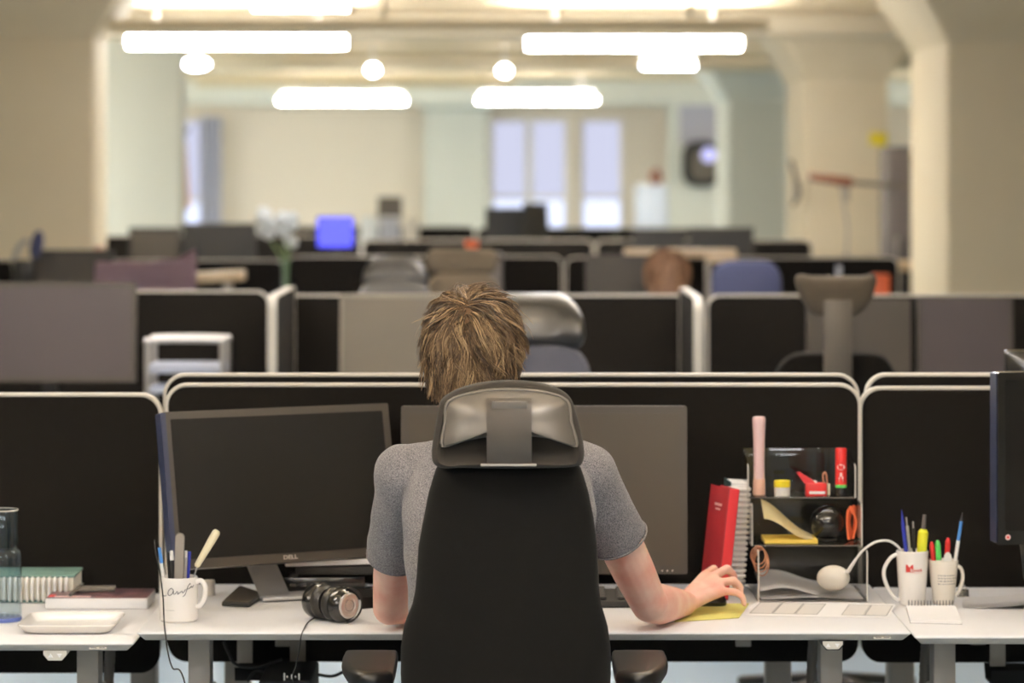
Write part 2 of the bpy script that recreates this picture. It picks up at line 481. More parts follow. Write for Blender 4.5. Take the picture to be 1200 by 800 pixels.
lamp_px(293, 412, 5, 15.2, 'short glowing tube lamp cut near the top edge, above the larger left lamp', M['lamp_warm'])
lamp_px(530, 915, -17, 13, 'lamp whose lower rim just shows at the top edge, right of centre', M['lamp_warm'])
for x, y in ((-1.75, 7.0), (.75, 7.0)):
    long_lamp((x, y, 2.5), 1.45, 'dimmer ceiling tube lamp right above the nearest desks, out of the picture', M['lamp_soft'], 'tube lamps over the nearest desks')
for i, (x, y) in enumerate(((-1.75, 4.5), (.75, 4.5), (-1.75, 1.6), (.75, 1.6), (-1.75, -1.4), (.75, -1.4), (-1.7, 10.2), (.75, 10.2), (4.6, 21.5))):  # unseen lamps added for fill light; the last one serves the far right
    long_lamp((x, y, 2.5), 1.45, 'unseen ceiling tube lamp added to fill the room with light', M['lamp_warm'], 'unseen tube lamps added outside the picture')
for px, py, Y, r, lab in ((230, 75, 25, .070, 'small round glowing lamp below the larger left tube lamp'), (437, 82, 25, .050, 'small round glowing lamp just right of the larger left tube lamp'),
                       (591, 83, 25, .050, 'small round glowing lamp left of the larger right tube lamp')):
    p = W(px, py, Y)
    t = thing('round_lamp', lab, 'lamp', p, group='small round lamps under the ceiling')
    MB().ball(p, (r * (1.5 if r > .06 else 1), r, r * (.6 if r > .06 else .85)), 20).build('globe', M['lamp_warm'], t)
    MB().cone(p + V((0, 0, r * .75)), (p.x, p.y, CEIL), .015, seg=10).build('stem', M['lamp_body'], t)
for x, y in ((-4.6, 21.5), (-4.7, 26.0), (4.8, 30.5), (-5.0, 30.5)):  # unseen lamps added to brighten the far part of the room
    long_lamp((x, y, 2.5), 1.45, 'added far ceiling tube lamp, unseen behind the pillars', M['lamp_added'], 'added tube lamps over the far side aisles')
lamp_px(750, 816, 77, 24.5, 'short glowing tube lamp under the right end of the larger right lamp', M['lamp_warm'], .055)

# ------------------------------------------------------------------ office furniture makers
def desk(x0, x1, y0, y1, z, label, group='white height-adjustable desks', legs=None, panel_x=None, kind=0, mark=None):
    cx = (x0 + x1) / 2
    t = thing('desk', label, 'desk', (cx, (y0+y1)/2, 0), group=group)
    wx, wy = x1 - x0, y1 - y0
    def ring(e, zz): return [(cx + px, (y0+y1)/2 + py, zz) for px, py in rrect(wx - 2*e, wy - 2*e, .006, 2)]
    MB().loops([ring(.002, z), ring(0, z - .002), ring(0, z - .0045)], cap1=False).build('tabletop', M['desk'], t)
    MB().loops([ring(0.0005, z - .0045), ring(.0145, z - .0185), ring(.03, z - .0185)]).build('tabletop_edge', M['desk_edge'], t)
    lx = legs or (x0 + .12, x1 - .12)
    yb = y0 + .32
    MB().box((cx, y0 + .3, z - .0305), (lx[1] - lx[0] + .1, .05, .022), bev=.003).build('crossbeam', M['steel_dark'], t)
    for q in lx:
        lg = MB().box((q, yb, (z + .02) / 2 - .01), (.047, .07, z - .06), bev=.003).build('leg', M['steel'], t)
        MB().box((q, yb, .3), (.06, .085, .56), bev=.004).build('leg_sleeve', M['steel'], lg)
        MB().box((q, yb, .02), (.07, wy * .85, .035), bev=.006).build('foot', M['steel'], lg)
    if panel_x is not None:
        pb = MB()
        oz = z - .0186
        out = [(-.024, 0), (.024, 0), (.024, -.008), (.014, -.020), (-.014, -.020), (-.024, -.008)]
        cp = MB().prism([(panel_x + a, oz + c) for a, c in out], y0 + .012, y0 + .06, 'y').build('control_panel', M['off_white'] if kind == 0 else M['black'], t)
        ins = [(a * .86, c * .8 - .002) for a, c in out]
        if kind: MB().prism([(panel_x + a, oz + c) for a, c in ins], y0 + .0105, y0 + .0125, 'y').build('button_plate', M['off_white'], cp)
        for s, zz in ((-1, 1), (1, -1)):
            a = [(panel_x + s * .0095 - .005, oz - .010 - zz * .0035), (panel_x + s * .0095 + .005, oz - .010 - zz * .0035), (panel_x + s * .0095, oz - .010 + zz * .0045)]
            MB().prism(a, y0 + .009, y0 + .0135, 'y').build('arrow_button', M['paper'], cp)
    if mark is not None:      # small maker's plate on the slanted edge
        pl = MB().box((mark, y0 + .005, z - .0115), (.036, .001, .0075), (math.radians(-45), 0, 0), .0003).build('edge_sticker', M['trim'], t)
        for k in range(2): MB().box((mark - .008 + k * .017, y0 + .0044, z - .0118), (.012, .0012, .0022), (math.radians(-45), 0, 0), 0).build('sticker_print', M['grey_ink'], pl)
    return t
def divider(x0, x1, Y, zb, zt, label, group, r=.05, th=.024):
    t = thing('desk_divider', label, 'divider screen', ((x0+x1)/2, Y + th/2, zb), group=group)
    cx, cz = (x0+x1)/2, (zb+zt)/2; wx, wz = x1-x0, zt-zb
    def ring(e, y): return [(cx + px, y, cz + pz) for px, pz in rrect(wx - 2*e, wz - 2*e, r - e * .8, 8)]
    MB().loops([ring(.0075, Y + .002), ring(.0075, Y + th - .002)]).build('fabric_panel', M['panel'], t)
    zc2 = .70      # the light edging runs round the top and sides down to the desk
    sec = [(0, .0015), (.0015, 0), (.0068, 0), (.0080, .0015), (.0080, th - .0015), (.0068, th), (.0015, th), (0, th - .0015)]
    cols = []
    for e, dy in sec:
        pts = rrect(wx - 2*e, wz - 2*e, r - e * .8, 8)[:18]
        cols.append([(cx + wx/2 - e, Y + dy, zc2)] + [(cx + px, Y + dy, cz + pz) for px, pz in pts] + [(cx - wx/2 + e, Y + dy, zc2)])
    MB().loops([[c[i] for c in cols] for i in range(20)]).build('edge_trim', M['trim'], t)
    # two clamps that hold the screen to the desk
    for s in (-1, 1):
        MB().box((cx + s * wx * .33, Y - .0045, .645), (.035, .011, .10), bev=.002).build('clamp', M['steel'], t)
    return t
def divider_side(X0, y0, y1, zb, zt, label, group, r=.05, th=.03):
    t = thing('desk_divider', label, 'divider screen', (X0, (y0+y1)/2, zb), group=group)
    cy, cz = (y0+y1)/2, (zb+zt)/2; wy, wz = y1-y0, zt-zb
    def ring(e, x): return [(x, cy + py, cz + pz) for py, pz in rrect(wy - 2*e, wz - 2*e, r - e * .8, 8)]
    MB().loops([ring(.0075, X0 - th/2 + .002), ring(.0075, X0 + th/2 - .002)]).build('fabric_panel', M['panel'], t)
    a, c = X0 - th/2, X0 + th/2
    MB().loops([ring(0, a), ring(.008, a), ring(.008, c), ring(0, c)], cyc=True).build('edge_trim', M['trim'], t)
    return t

def monitor(name_label, loc, w, h, zc, yaw=0, pitch=0, face='lcd', frame='bezel', th=.035, bez=.018, group=None, stand='post', chin=None, desk_z=.741, back=False):
    """loc = x,y of the screen centre; built about its own axes, then turned."""
    t = thing('monitor', name_label, 'monitor', (loc[0], loc[1], desk_z), (0, 0, yaw), group)
    hz = zc - desk_z
    R = Matrix.Translation((0, 0, hz)) @ Matrix.Rotation(-pitch, 4, 'X')
    chin = chin or bez
    q = lb(t)
    out = rrect(w, h, .006, 4)
    q.loops([[(x, -th*.35, z) for x, z in rrect(w, h, .004, 4)], [(x, 0, z) for x, z in out], [(x, th*.3, z) for x, z in out], [(x, th*.65, z) for x, z in rrect(w*.86, h*.8, .02, 4)]])
    q.bm.transform(R); body = q.done('housing', M[frame])
    q = lb(t); q.prism([(x, z + (chin - bez)/2) for x, z in rrect(w - 2*bez, h - bez - chin, .001, 1)], -th*.35 - .0012, -th*.35 + .002, 'y'); q.bm.transform(R); q.done('screen', M[face])
    yb = .07
    if stand == 'post':
        q = lb(t); q.bar((0, yb + .02, .01), (0, yb, hz + .02), .055, .03, .004); q.done('stand', M['black_matte'])
        q = lb(t); q.box((0, yb - .005, hz - .0), (.09, .06, .09), bev=.006); q.done('stand_hinge', M['black_matte'])
        q = lb(t); q.loops([[(x, y + yb - .01, z) for x, y in rrect(.24 - e, .19 - e, .02)] for e, z in ((0, 0), (0, .008), (.008, .013))]); q.done('stand_base', M['black_matte'])
    return t

def office_chair(label, loc, rot, backw=.42, backm='chair_fabric', head=None, back_z=(.62, 1.14), group=None, headm='chair_rim', arms=True, tilt=0):
    """a plain swivel chair facing +Y in its own axes; head = (width, height, z of middle, arch)."""
    t = thing('office_chair', label, 'chair', (loc[0], loc[1], 0), (0, 0, rot), group)
    z0, z1 = back_z
    q = lb(t)
    out = [(x * (1 - .12 * max(0, z / (z1-z0) + .1)), z + (z0+z1)/2) for x, z in rrect(backw, z1 - z0, .09, 6)]
    q.pillow(out, [(.03, -.03), (.008, -.022), (0, 0), (.01, .03), (.05, .045)])
    q.warp(lambda c: V((c.x, c.y + .9 * c.x * c.x - .22, c.z))); q.done('backrest', M[backm])
    q = lb(t); q.loops([[(x, y, z) for x, y in rrect(.48 - e, .46 - e, .1, 6)] for e, z in ((.08, .42), (0, .44), (0, .475), (.03, .495), (.12, .50))]); q.done('seat', M[backm])
    q = lb(t); q.tube(spline([(0, -.02, .40), (0, -.2, .42), (0, -.26, .55), (0, -.255, .8)], 6), .022, 10); q.done('back_support', M['black'])
    q = lb(t); q.cone((0, 0, .12), (0, 0, .42), .028); q.done('gas_column', M['black'])
    for k in range(5):
        a = 2*PI*k/5 + .3
        q = lb(t); q.bar((0, 0, .105), (.29*math.cos(a), .29*math.sin(a), .075), .045, .03, .006); lg = q.done('star_leg', M['black'])
        q = lb(t); q.cone((.29*math.cos(a) - .02*math.sin(a), .29*math.sin(a) + .02*math.cos(a), .03), (.29*math.cos(a) + .02*math.sin(a), .29*math.sin(a) - .02*math.cos(a), .03), .03); q.bm.transform(wm(t)); MB.build(q, 'caster', M['black'], lg)
    if arms:
        for s in (-1, 1):
            q = lb(t); q.tube(spline([(s*.2, -.02, .43), (s*.27, -.02, .45), (s*.275, -.03, .55), (s*.275, -.04, .66)], 5), .016, 8); ar = q.done('armrest', M['black'])
            q = lb(t); q.loops([[(s*.275 + x, y, z) for x, y in rrect(.085 - e, .25 - e, .04, 5)] for e, z in ((.02, .655), (0, .665), (0, .68), (.02, .69))]); q.bm.transform(wm(t)); MB.build(q, 'arm_pad', M['black'], ar)
    if head:
        hw, hh, hz, arch, taper = head
        q = lb(t)
        out = [(x * (1 + taper * z / hh), z) for x, z in rrect(hw, hh, hh * .42, 7)]
        q.pillow(out, [(.074, -.037), (.06, -.0375), (.045, -.0365), (.03, -.034), (.018, -.030), (.008, -.022), (.002, -.010), (0, 0), (.002, .010), (.008, .021), (.018, .029), (.03, .034), (.045, .0365), (.06, .0375), (.074, .037)])
        q.warp(lambda c: V((c.x, c.y + 1.6 * c.x * c.x - .24 + tilt * c.z - (6.0 * c.z * c.z if tilt else 0), c.z + hz + arch * c.x * c.x))); q.done('headrest', M[headm])
        q = lb(t); q.bar((0, -.27, z1 - .08), (0, -.272, hz), .085, .014, .004); q.done('headrest_stem', M['steel_dark'])
    return t
# ------------------------------------------------------------------ second to sixth rows of desks
def bench(Y, zt, xs, gd, gs, labels, z=.74, sides=True):
    for i, (a, b_) in enumerate(zip(xs, xs[1:])):
        if labels[i] is None: continue
        divider(a + .005, b_ - .005, Y, .55, zt[i], labels[i][0], gs)
        desk(a + .004, b_ - .004, Y - .77, Y - .02, z, labels[i][1], gd, kind=0)
        desk(a + .004, b_ - .004, Y + .05, Y + .80, z, labels[i][2], gd, kind=0)
bench(11.4, (1.247, 1.232, 1.232), (-2.62, -.905, .725, 2.36), 'desks of the second row', 'divider screens of the second row',
      (('black divider screen behind the large dark monitor at left', 'second-row desk under the large dark left monitor', 'desk behind the left second-row divider screen'),
       ('black divider screen between the two white-edged side screens', 'second-row desk between the two white-edged side screens', 'desk behind the middle second-row divider screen'),
       ('black divider screen right of the right side screen', 'second-row desk under the two upright monitors', 'desk behind the right second-row divider screen')))
divider_side(X(319, 10.45), 10.45, 11.37, .60, Z(346, 10.45), 'white-edged side screen standing end-on, left of the grey monitor', 'side screens of the second row')
divider_side(X(818, 10.45), 10.45, 11.37, .60, Z(348, 10.45), 'white-edged side screen standing end-on, right of the seated man', 'side screens of the second row')
bench(15.8, (1.24, 1.26, 1.255), (-2.75, -1.18, .27, 2.02), 'desks of the third row', 'divider screens of the third row',
      (('dark divider screen behind the cream board at left', 'third-row desk behind the cream board', 'desk behind the left third-row divider screen'),
       ('dark divider screen behind the round leather chair top', 'third-row desk behind the round leather chair top', 'desk behind the third-row screen left of centre'),
       ('dark divider screen behind the long-haired person and the blue chair back', 'third-row desk of the long-haired person', 'desk behind the screen left of the long-haired person')))
bench(20.2, (1.28, 1.25, 1.25), (-3.1, -1.0, .55, 2.0), 'desks of the fourth row', 'divider screens of the fourth row',
      (('far dark divider screen below the wide black monitor at left', 'fourth-row desk below the wide black monitor at left', 'desk behind the far left divider screen'),
       ('far dark divider screen below the blue lit screen', 'fourth-row desk below the blue lit screen', 'desk behind the far divider screen below the blue screen'),
       ('far dark divider screen below the far windows', 'fourth-row desk below the far windows', 'desk behind the far divider screen below the windows')))
bench(25.0, (1.26, 1.25), (-2.6, -.3, 2.0), 'desks of the farthest row', 'divider screens of the farthest row',
      (('farthest dark divider screen along the cream wall', 'farthest desk along the cream wall', 'desk behind the farthest screen at left'),
       ('farthest dark divider screen below the windows and niche', 'farthest desk below the windows', 'desk behind the farthest screen at right')))

# ---- second row contents
monitor('large dark monitor with grey rim standing at the left edge, second row', (X(55, 10.95), 10.95), .645, .36, Z(389, 10.95), 0, math.radians(4), 'lcd_purple', 'bezel', group='second-row monitors')
monitor('grey-faced wide monitor behind the man, left of his head', (X(503, 10.95), 10.95), .645, .385, Z(408, 10.95), 0, math.radians(6), 'lcd_grey', 'frame_grey', bez=.012, group='second-row monitors')
monitor('upright dim grey monitor behind the curved chair headrest', (X(1006, 10.95), 10.95), .375, .44, Z(350, 10.95) - .22, 0, math.radians(2), 'bezel', 'bezel', bez=.014, group='second-row monitors')
monitor('upright slate monitor below the near right pillar', (X(1131, 10.95), 10.95), .345, .44, Z(347, 10.95) - .22, 0, math.radians(2), 'lcd_purple', 'bezel', bez=.013, group='second-row monitors')
# pale metal rack
Y = 10.6; zd = .74
t = thing('desktop_rack', 'pale metal rack with a rounded top frame beside the left monitor', 'rack', (X(220, Y), Y, zd))
xa, xb, zt = X(177, Y), X(264, Y), Z(397, Y)
for yy in (Y - .1, Y + .1):
    MB().tube(spline([(xa, yy, zd), (xa, yy, zd + .2), (xa, yy, zt - .02), (xa + .012, yy, zt), (xb - .012, yy, zt), (xb, yy, zt - .02), (xb, yy, zd + .2), (xb, yy, zd)], 6), .011, 10).build('tube_frame', M['silver_bright'], t)
MB().box(((xa+xb)/2, Y, Z(430, Y)), (xb - xa, .22, .03), bev=.008).build('shelf', M['curtain'], t)
MB().box(((xa+xb)/2, Y, Z(455, Y)), (xb - xa, .22, .02), bev=.006).build('shelf', M['curtain'], t)
# chairs around the first and second rows
office_chair('black leather chair with a broad glossy headrest right of the man\'s head', (X(617, 8.45), 8.7), PI, .40, 'slate_cloth', (.345, .165, Z(381, 8.6), -.55, -.14), (.62, Z(412, 8.5)), 'empty chairs with headrests', 'leather', tilt=-.38)
office_chair('dark fabric chair with a curved smile-shaped headrest in front of the upright monitors', (X(977, 9.4), 9.55), 0, .40, 'chair_fabric', (.24, .115, Z(351, 9.3), 2.2, .34), (.62, Z(413, 9.3)), 'empty chairs with headrests', 'rim_light')
# third row: jacket, board, monitors, chairs, person
Y = 13.2
t = thing('office_chair', 'chair hung with a dusty purple jacket, left of centre beyond the second row', 'chair', (X(172, Y), Y, 0), group='empty chairs beyond the second row')
q = MB()
out = [(x, z) for x, z in rrect(.44, .6, .09, 6)]
q.pillow(out, [(.03, -.03), (0, 0), (.03, .04)], Matrix.Translation((X(172, Y), Y, .95))); q.build('backrest', M['chair_fabric'], t)
MB().loops([[(X(172, Y) + x, Y + .24 + y, z) for x, y in rrect(.46 - e, .44 - e, .1)] for e, z in ((.06, .42), (0, .44), (0, .47), (.06, .5))]).build('seat', M['chair_fabric'], t)
MB().cone((X(172, Y), Y + .2, .1), (X(172, Y), Y + .2, .42), .03).build('gas_column', M['black'], t)
for k in range(5):
    a = 2*PI*k/5
    MB().bar((X(172, Y), Y + .2, .09), (X(172, Y) + .28*math.cos(a), Y + .2 + .28*math.sin(a), .04), .045, .03).build('star_leg', M['black'], t)
prof = []
for j in range(13):
    u = j / 12 * 2 - 1
    row = []
    for k in range(11):
        a = PI * k / 10
        drop = max(0, abs(a - PI/2) - .9) * .26
        row.append((X(171, Y) + u * .215, Y - .055 * math.cos(a) + .006*math.sin(7*u+3*k), 1.262 + .04 * math.sin(a) * (1) + .055*u*u*(.5+.5*u) - drop + .006 * math.sin(9*u + k)))
    prof.append(row)
o = MB().sheet(prof, .012).build('jacket', M['purple_cloth'])
tag(o, 'dusty purple jacket draped over a chair back, left side of the third row', 'jacket')
Y = 15.2
p0, p1 = W(130, 331, Y), W(286, 322, Y)
t = thing('shelf_board', 'long cream board lying slightly aslant above the left dark monitors', 'board', ((p0.x+p1.x)/2, Y, .74))
MB().bar(p0, p1, .22, .05, .004, 0).build('board', M['wood'], t)
for q in (.12, .88):
    p = p0.lerp(p1, q); MB().box((p.x, Y, (.74 + p.z)/2), (.03, .2, p.z - .74), bev=.003).build('board_support', M['steel'], t)
monitor('dark monitor behind the blue lamp shade at far left', (X(85, 15.5), 15.5), .42, .3, Z(327, 15.5), 0, 0, 'bezel', 'black', group='third-row monitors')
monitor('dim monitor directly left of the long-haired person', (X(735, 15.3), 15.3), .42, .34, Z(338, 15.3), 0, 0, 'bezel', 'bezel', group='third-row monitors')
# blue-shaded lamp at far left
Y = 15.25
t = thing('desk_lamp', 'dark curved desk lamp with a blue head at the far left', 'lamp', W(24, 330, Y) * 1.0 - V((0, 0, W(24, 330, Y).z - .74)))
bx = X(24, Y)
MB().lathe([(.09, .74), (.09, .755), (.02, .765)], 20, Matrix.Translation((bx, Y, 0))).build('base', M['black'], t)
MB().tube(spline([(bx, Y, .76), (bx - .005, Y, 1.1), W(17, 308, Y), W(22, 289, Y), W(33, 281, Y)], 8), .014, 8).build('arm', M['silver'], t)
MB().ball(W(43, 287, Y), (.034, .05, .075), 16, (0, .2, 0)).build('lamp_head', M['navy_cloth'], t)
MB().box(W(27, 318, Y), (.10, .06, .12), bev=.02).build('switch_box', M['black'], t)
# leather dome chair and brown chair
office_chair('rounded black leather chair back with a sheen, left of the man\'s head', (X(461, 12.8), 12.8), PI, .33, 'leather', (.275, .13, Z(316, 13.0), -1.2, -.25), (.62, Z(325, 13.0)), 'empty chairs beyond the second row', 'leather', False, -.35)
office_chair('wide olive brown chair back above the man\'s head', (X(540, 13.75), 13.75), PI, .36, 'brown_cloth', (.34, .12, Z(308, 13.6), -.2, .05), (.62, Z(322, 13.6)), 'empty chairs beyond the second row', 'brown_cloth', False)
office_chair('slate blue chair back right of the long-haired person', (X(880, 13.2), 13.25), PI, .33, 'navy_cloth', None, (.62, Z(305, 13.4)), 'empty chairs beyond the second row', 'navy_cloth')
# cup, vase, papers, small things on the third and fourth rows
def small(name, label, cat, m, mb, group=None):
    return tag(mb.build(name, M[m] if isinstance(m, str) else m), label, cat, group)
Y = 15.2
def stand_on(px, py, Y): return V((X(px, Y), Y, Z(py, Y)))
def cuplathe(p, r, h): return MB().lathe([(r*.8, 0), (r, h), (r*.88, h), (r*.7, .006)], 20, Matrix.Translation(p))
t = thing('storage_box', 'grey storage box on the third row carrying the orange cup', 'box', (X(553, 15.1), 15.1, .74))
MB().box((X(553, 15.1), 15.1, (.74 + Z(296, 15.1))/2), (.3, .2, Z(296, 15.1) - .74), bev=.008).build('box_body', M['cabinet'], t)
MB().box((X(553, 15.1), 15.1, Z(296, 15.1) - .02), (.306, .206, .03), bev=.004).build('lid', M['bezel'], t)
small('cup', 'small orange cup on a grey box above the man\'s head', 'cup', 'orange', cuplathe(stand_on(553, 295.5, 15.1), .036, .06))
small('cup', 'tiny pinkish cup on top of the far left monitor shelf', 'cup', 'peach', cuplathe(V((X(119, 15.9), 15.812, 1.240)), .03, .07))
p = V((X(335, 15.4), 15.4, .74))
t = thing('flower_vase', 'tall clear vase holding a pale white bunch with green stems', 'vase', p)
MB().lathe([(.03, 0), (.034, .35), (.026, .52), (.022, .52), (.028, .35), (.024, .01)], 20, Matrix.Translation(p)).build('glass_vase', M['glass'], t)
for k in range(5):
    a = k * 1.26
    MB().tube(spline([p + V((0, 0, .05)), p + V((.008*math.cos(a), .008*math.sin(a), .45)), p + V((.05*math.cos(a) - .03, .04*math.sin(a), .60))], 5), .005, 6).build('stem', M['stem'], t)
rs = random.Random(3)
for k in range(14):
    c = p + V((rs.uniform(-.13, .035), rs.uniform(-.05, .05), rs.uniform(.58, .75)))
    MB().ball(c, (.036, .03, .032), 10, (rs.random(), rs.random(), 0)).build('blossom', M['petal'], t)
# fourth row
monitor('wide black monitor far back at left below the curtain window', (X(257, 19.6), 19.6), .47, .27, Z(286, 19.6), 0, 0, 'black', 'black', group='far monitors')
monitor('dark grey monitor far back left of the wide black one', (X(182, 19.7), 19.7), .34, .24, Z(288, 19.7), 0, 0, 'bezel', 'black', group='far monitors')
monitor('glowing blue screen far back in front of the cream wall', (X(393, 19.7), 19.7), .235, .2, Z(272, 19.7), 0, 0, 'screen_blue', 'black', group='far monitors', bez=.006)
monitor('dark monitor far back against the bottom of the left window', (X(600, 23.8), 23.8), .42, .25, Z(262, 23.8), .1, 0, 'black', 'black', group='far monitors')
monitor('dark monitor far back, tilted, right of the one below the left window', (X(628, 23.6), 23.6), .22, .28, Z(259, 23.6), .6, .1, 'black', 'black', group='far monitors')
monitor('dark monitor far back below the pale wall cabinet', (X(770, 20.0), 19.8), .34, .2, Z(286, 19.8), 0, 0, 'black', 'black', group='far monitors')
monitor('wide dark monitor far back in front of the distant pillar', (X(845, 19.6), 19.6), .42, .24, Z(288, 19.6), 0, 0, 'black', 'bezel', group='far monitors')
monitor('small grey monitor standing on the farthest desks before the cream wall', (X(457, 24.78), 24.78), .2, .18, Z(244, 24.4), 0, 0, 'lcd_grey', 'lcd_grey', group='far monitors')
for k, (px, py, w_, h_, m, lab) in enumerate(((433, 262, .11, .08, 'petal', 'pale paper stack left of the small grey far monitor'), (457, 262, .12, .07, 'curtain', 'pale paper stack under the small grey far monitor'), (481, 265, .1, .06, 'off_white', 'pale paper stack right of the small grey far monitor'))):
    small('paper_stack', lab, 'papers', m, MB().box((X(px, 24.42), 24.42, (.741 + Z(py - 8, 24.42))/2), (w_ * 1.25, .22, Z(py - 8, 24.42) - .741), bev=.006), 'paper stacks on the farthest desks')
Y = 19.5
for k, (px, m, h_, lab) in enumerate(((338, 'off_white', .36, 'whitish folder left of the row of far folders'), (348, 'copper', .38, 'copper folder in the row left of the blue screen'), (356, 'pink', .36, 'pinkish folder in the row left of the blue screen'), (364, 'brick_red', .37, 'reddish folder nearest the blue screen'))):
    small('ring_binder', lab, 'folder', m, MB().box((X(px, Y), Y, .741 + h_/2), (.042, .22, h_ + .10 - .1), bev=.004), 'folders left of the blue screen')
# dark pot plant below the right window
p = V((X(728, 20.6), 20.6, .741)); Y = 20.6
t = thing('potted_plant', 'dark leafy plant far back below the right window', 'plant', p)
MB().lathe([(.08, 0), (.11, .34), (.095, .34), (.075, .02)], 20, Matrix.Translation(p)).build('pot', M['black_matte'], t)
lf = MB()
for k in range(38):
    a = rs.uniform(0, 2*PI); e = rs.uniform(.2, 1.2); L_ = rs.uniform(.10, .2)
    d = V((math.cos(a)*math.cos(e), math.sin(a)*math.cos(e), math.sin(e)))
    c = p + V((0, 0, .36)) + d * L_ * .55
    lf.ball(c, (L_*.5, .006, .028), 8, d.to_track_quat('X', 'Z').to_matrix().to_4x4())
lf.build('leaves', M['leaf'], t)
# cream boards behind the long-haired person
for k, (a, b_, py, Yb, lab) in enumerate(((732, 862, 296, 15.6, 'long cream board lying behind the long-haired person\'s head'), (828, 863, 303, 15.3, 'short cream board at the right end of the long cream board'))):
    t = thing('shelf_board', lab, 'board', (X((a+b_)/2, Yb), Yb, .74), group='cream boards behind the long-haired person')
    MB().box((X((a+b_)/2, Yb), Yb, Z(py, Yb)), ((b_-a)*Yb/F, .16, .04), bev=.004).build('board', M['wood'], t)
    for s in (-1, 1):
        MB().box((X((a+b_)/2, Yb) + s * (b_-a)*Yb/F*.46, Yb, (.74 + Z(py, Yb) - .02)/2), (.02, .14, Z(py, Yb) - .02 - .74), bev=.002).build('board_support', M['steel'], t)
# right: cream counter, lamp, bottle, orange box
Y = 18.9
t = thing('counter', 'cream-topped counter between the two right pillars', 'counter', (X(1035, Y), Y, 0))
MB().box((X(1035, Y), Y, Z(307, Y) - .02), (.72, .5, .05), bev=.006).build('countertop', M['wood'], t)
MB().box((X(1035, Y), Y + .02, (Z(307, Y) - .045)/2), (.68, .42, Z(307, Y) - .045), bev=.004).build('cabinet_body', M['black'], t)
for s in (-.17, .17): MB().box((X(1035, Y) + s, Y - .2, .55), (.32, .02, .95), bev=.004).build('door', M['black_matte'], t)
zc_ = Z(307, Y) + .005
for k, (px, lab) in enumerate(((1018, 'small dark item on the cream counter, left of its twin'), (1032, 'small dark item on the cream counter, right of its twin'))):
    small('desk_phone' if k else 'tape_dispenser', lab, 'desk item', 'black', MB().box((X(px, Y), Y - .05, zc_ + .017), (.06, .1, .034), bev=.01), 'small dark items on the counter')
small('storage_box', 'small bright orange box in front of the cream counter', 'box', 'orange', MB().box((X(1032, 15.3), 15.3, (.74 + Z(321, 15.3))/2), (.085, .08, Z(321, 15.3) - .74), bev=.006))
p = V((X(983, 15.2), 15.2, .74)); hh = Z(311, 15.2) - .74
small('bottle', 'pale bottle above the curved chair headrest', 'bottle', 'curtain', MB().lathe([(.03, 0), (.03, hh*.75), (.014, hh*.85), (.014, hh), (.001, hh)], 20, Matrix.Translation(p)))
Y = 18.9
t = thing('desk_lamp', 'slim balanced-arm lamp with a reddish brown head between the right pillars', 'lamp', (X(992, Y), Y, zc_))
bx = X(992, Y)
MB().lathe([(.10, zc_), (.10, zc_ + .02), (.02, zc_ + .035)], 20, Matrix.Translation((bx, Y, 0))).build('base', M['black'], t)
MB().tube([(bx, Y, zc_ + .03), (bx + .01, Y, zc_ + .2), W(985, 216, Y)], .008, 8).build('pole', M['silver'], t)
MB().tube([W(960, 209, Y), W(1000, 214, Y), W(1064, 219, Y)], .014, 8).build('arm', M['bracket'], t)
MB().cone(W(948, 207, Y), W(998, 214, Y), .022, .034).build('lamp_head', M['brick_red'], t)
MB().cone(W(992, 214, Y), W(993, 236, Y), .018, .014).build('spring_joint', M['steel'], t)
t = thing('wall_hook', 'thin dark hook bracket on the pillar left of the reddish lamp', 'hook', W(932, 230, 20.9))
MB().tube(spline([W(927, 188, 20.93), W(933, 212, 20.9), W(936, 226, 20.86), W(929, 240, 20.9)], 6), .016, 8).build('hook', M['steel_dark'], t)
MB().box(W(934, 222, 20.98), (.05, .03, .14), bev=.01).build('back_plate', M['steel'], t)
small('sticky_note', 'small yellow note stuck on the pillar wall right of centre', 'note', 'yellow', MB().box(W(1029, 163, 20.99), (.12, .008, .09), (0, .1, 0), bev=.001))
YC = 19.9
t = thing('tall_cabinet', 'tall dark grey cabinet beside the near right pillar', 'cabinet', (X(1060, YC), YC, 0))
zt_ = Z(172, YC)
MB().box((X(1062, YC), YC, zt_/2), (.30, .4, zt_), bev=.006).build('cabinet_body', M['cabinet'], t)
d_ = MB().box((X(1062, YC), YC - .21, zt_/2), (.28, .02, zt_ - .08), bev=.004).build('door', M['cabinet'], t)
MB().box((X(1046, YC), YC - .23, 1.2), (.015, .02, .16), bev=.004).build('handle', M['silver'], d_)
# far niche
t = thing('wall_screen', 'dark rounded screen with a pale reflection high in the far right niche', 'screen', W(822, 195, 34.2))
c = W(822, 192, 34.3)
MB().pillow([(x, z) for x, z in rrect(.43, .52, .16, 8)], [(.02, -.05), (0, -.03), (0, .08)], Matrix.Translation(c)).build('housing', M['black_matte'], t)
MB().pillow([(x, z) for x, z in rrect(.30, .36, .1, 8)], [(.01, -.062), (0, -.05), (0, -.02)], Matrix.Translation(c + V((.03, 0, -.01)))).build('screen', M['lcd_grey'], t)
MB().ball(c + V((.08, -.06, .1)), (.085, .012, .085), 16).build('painted_reflection', M['reflection_glow'], t)  # glowing disc paints the pale highlight on the dark screen
MB().box(c + V((0, .1, 0)), (.1, .08, .1), bev=.01).build('wall_mount', M['steel_dark'], t)
t = thing('niche_panel', 'grey lilac panel above the dark rounded screen in the far niche', 'panel', W(820, 160, 34.4))
MB().box(W(820, 143, 34.42), (.46, .04, .52), bev=.01).build('panel', mat('lilac grey board', (168, 166, 176), .7), t)
MB().box(W(820, 143, 34.43), (.50, .03, .56), bev=.01).build('panel_frame', M['tinted_paint'], t)
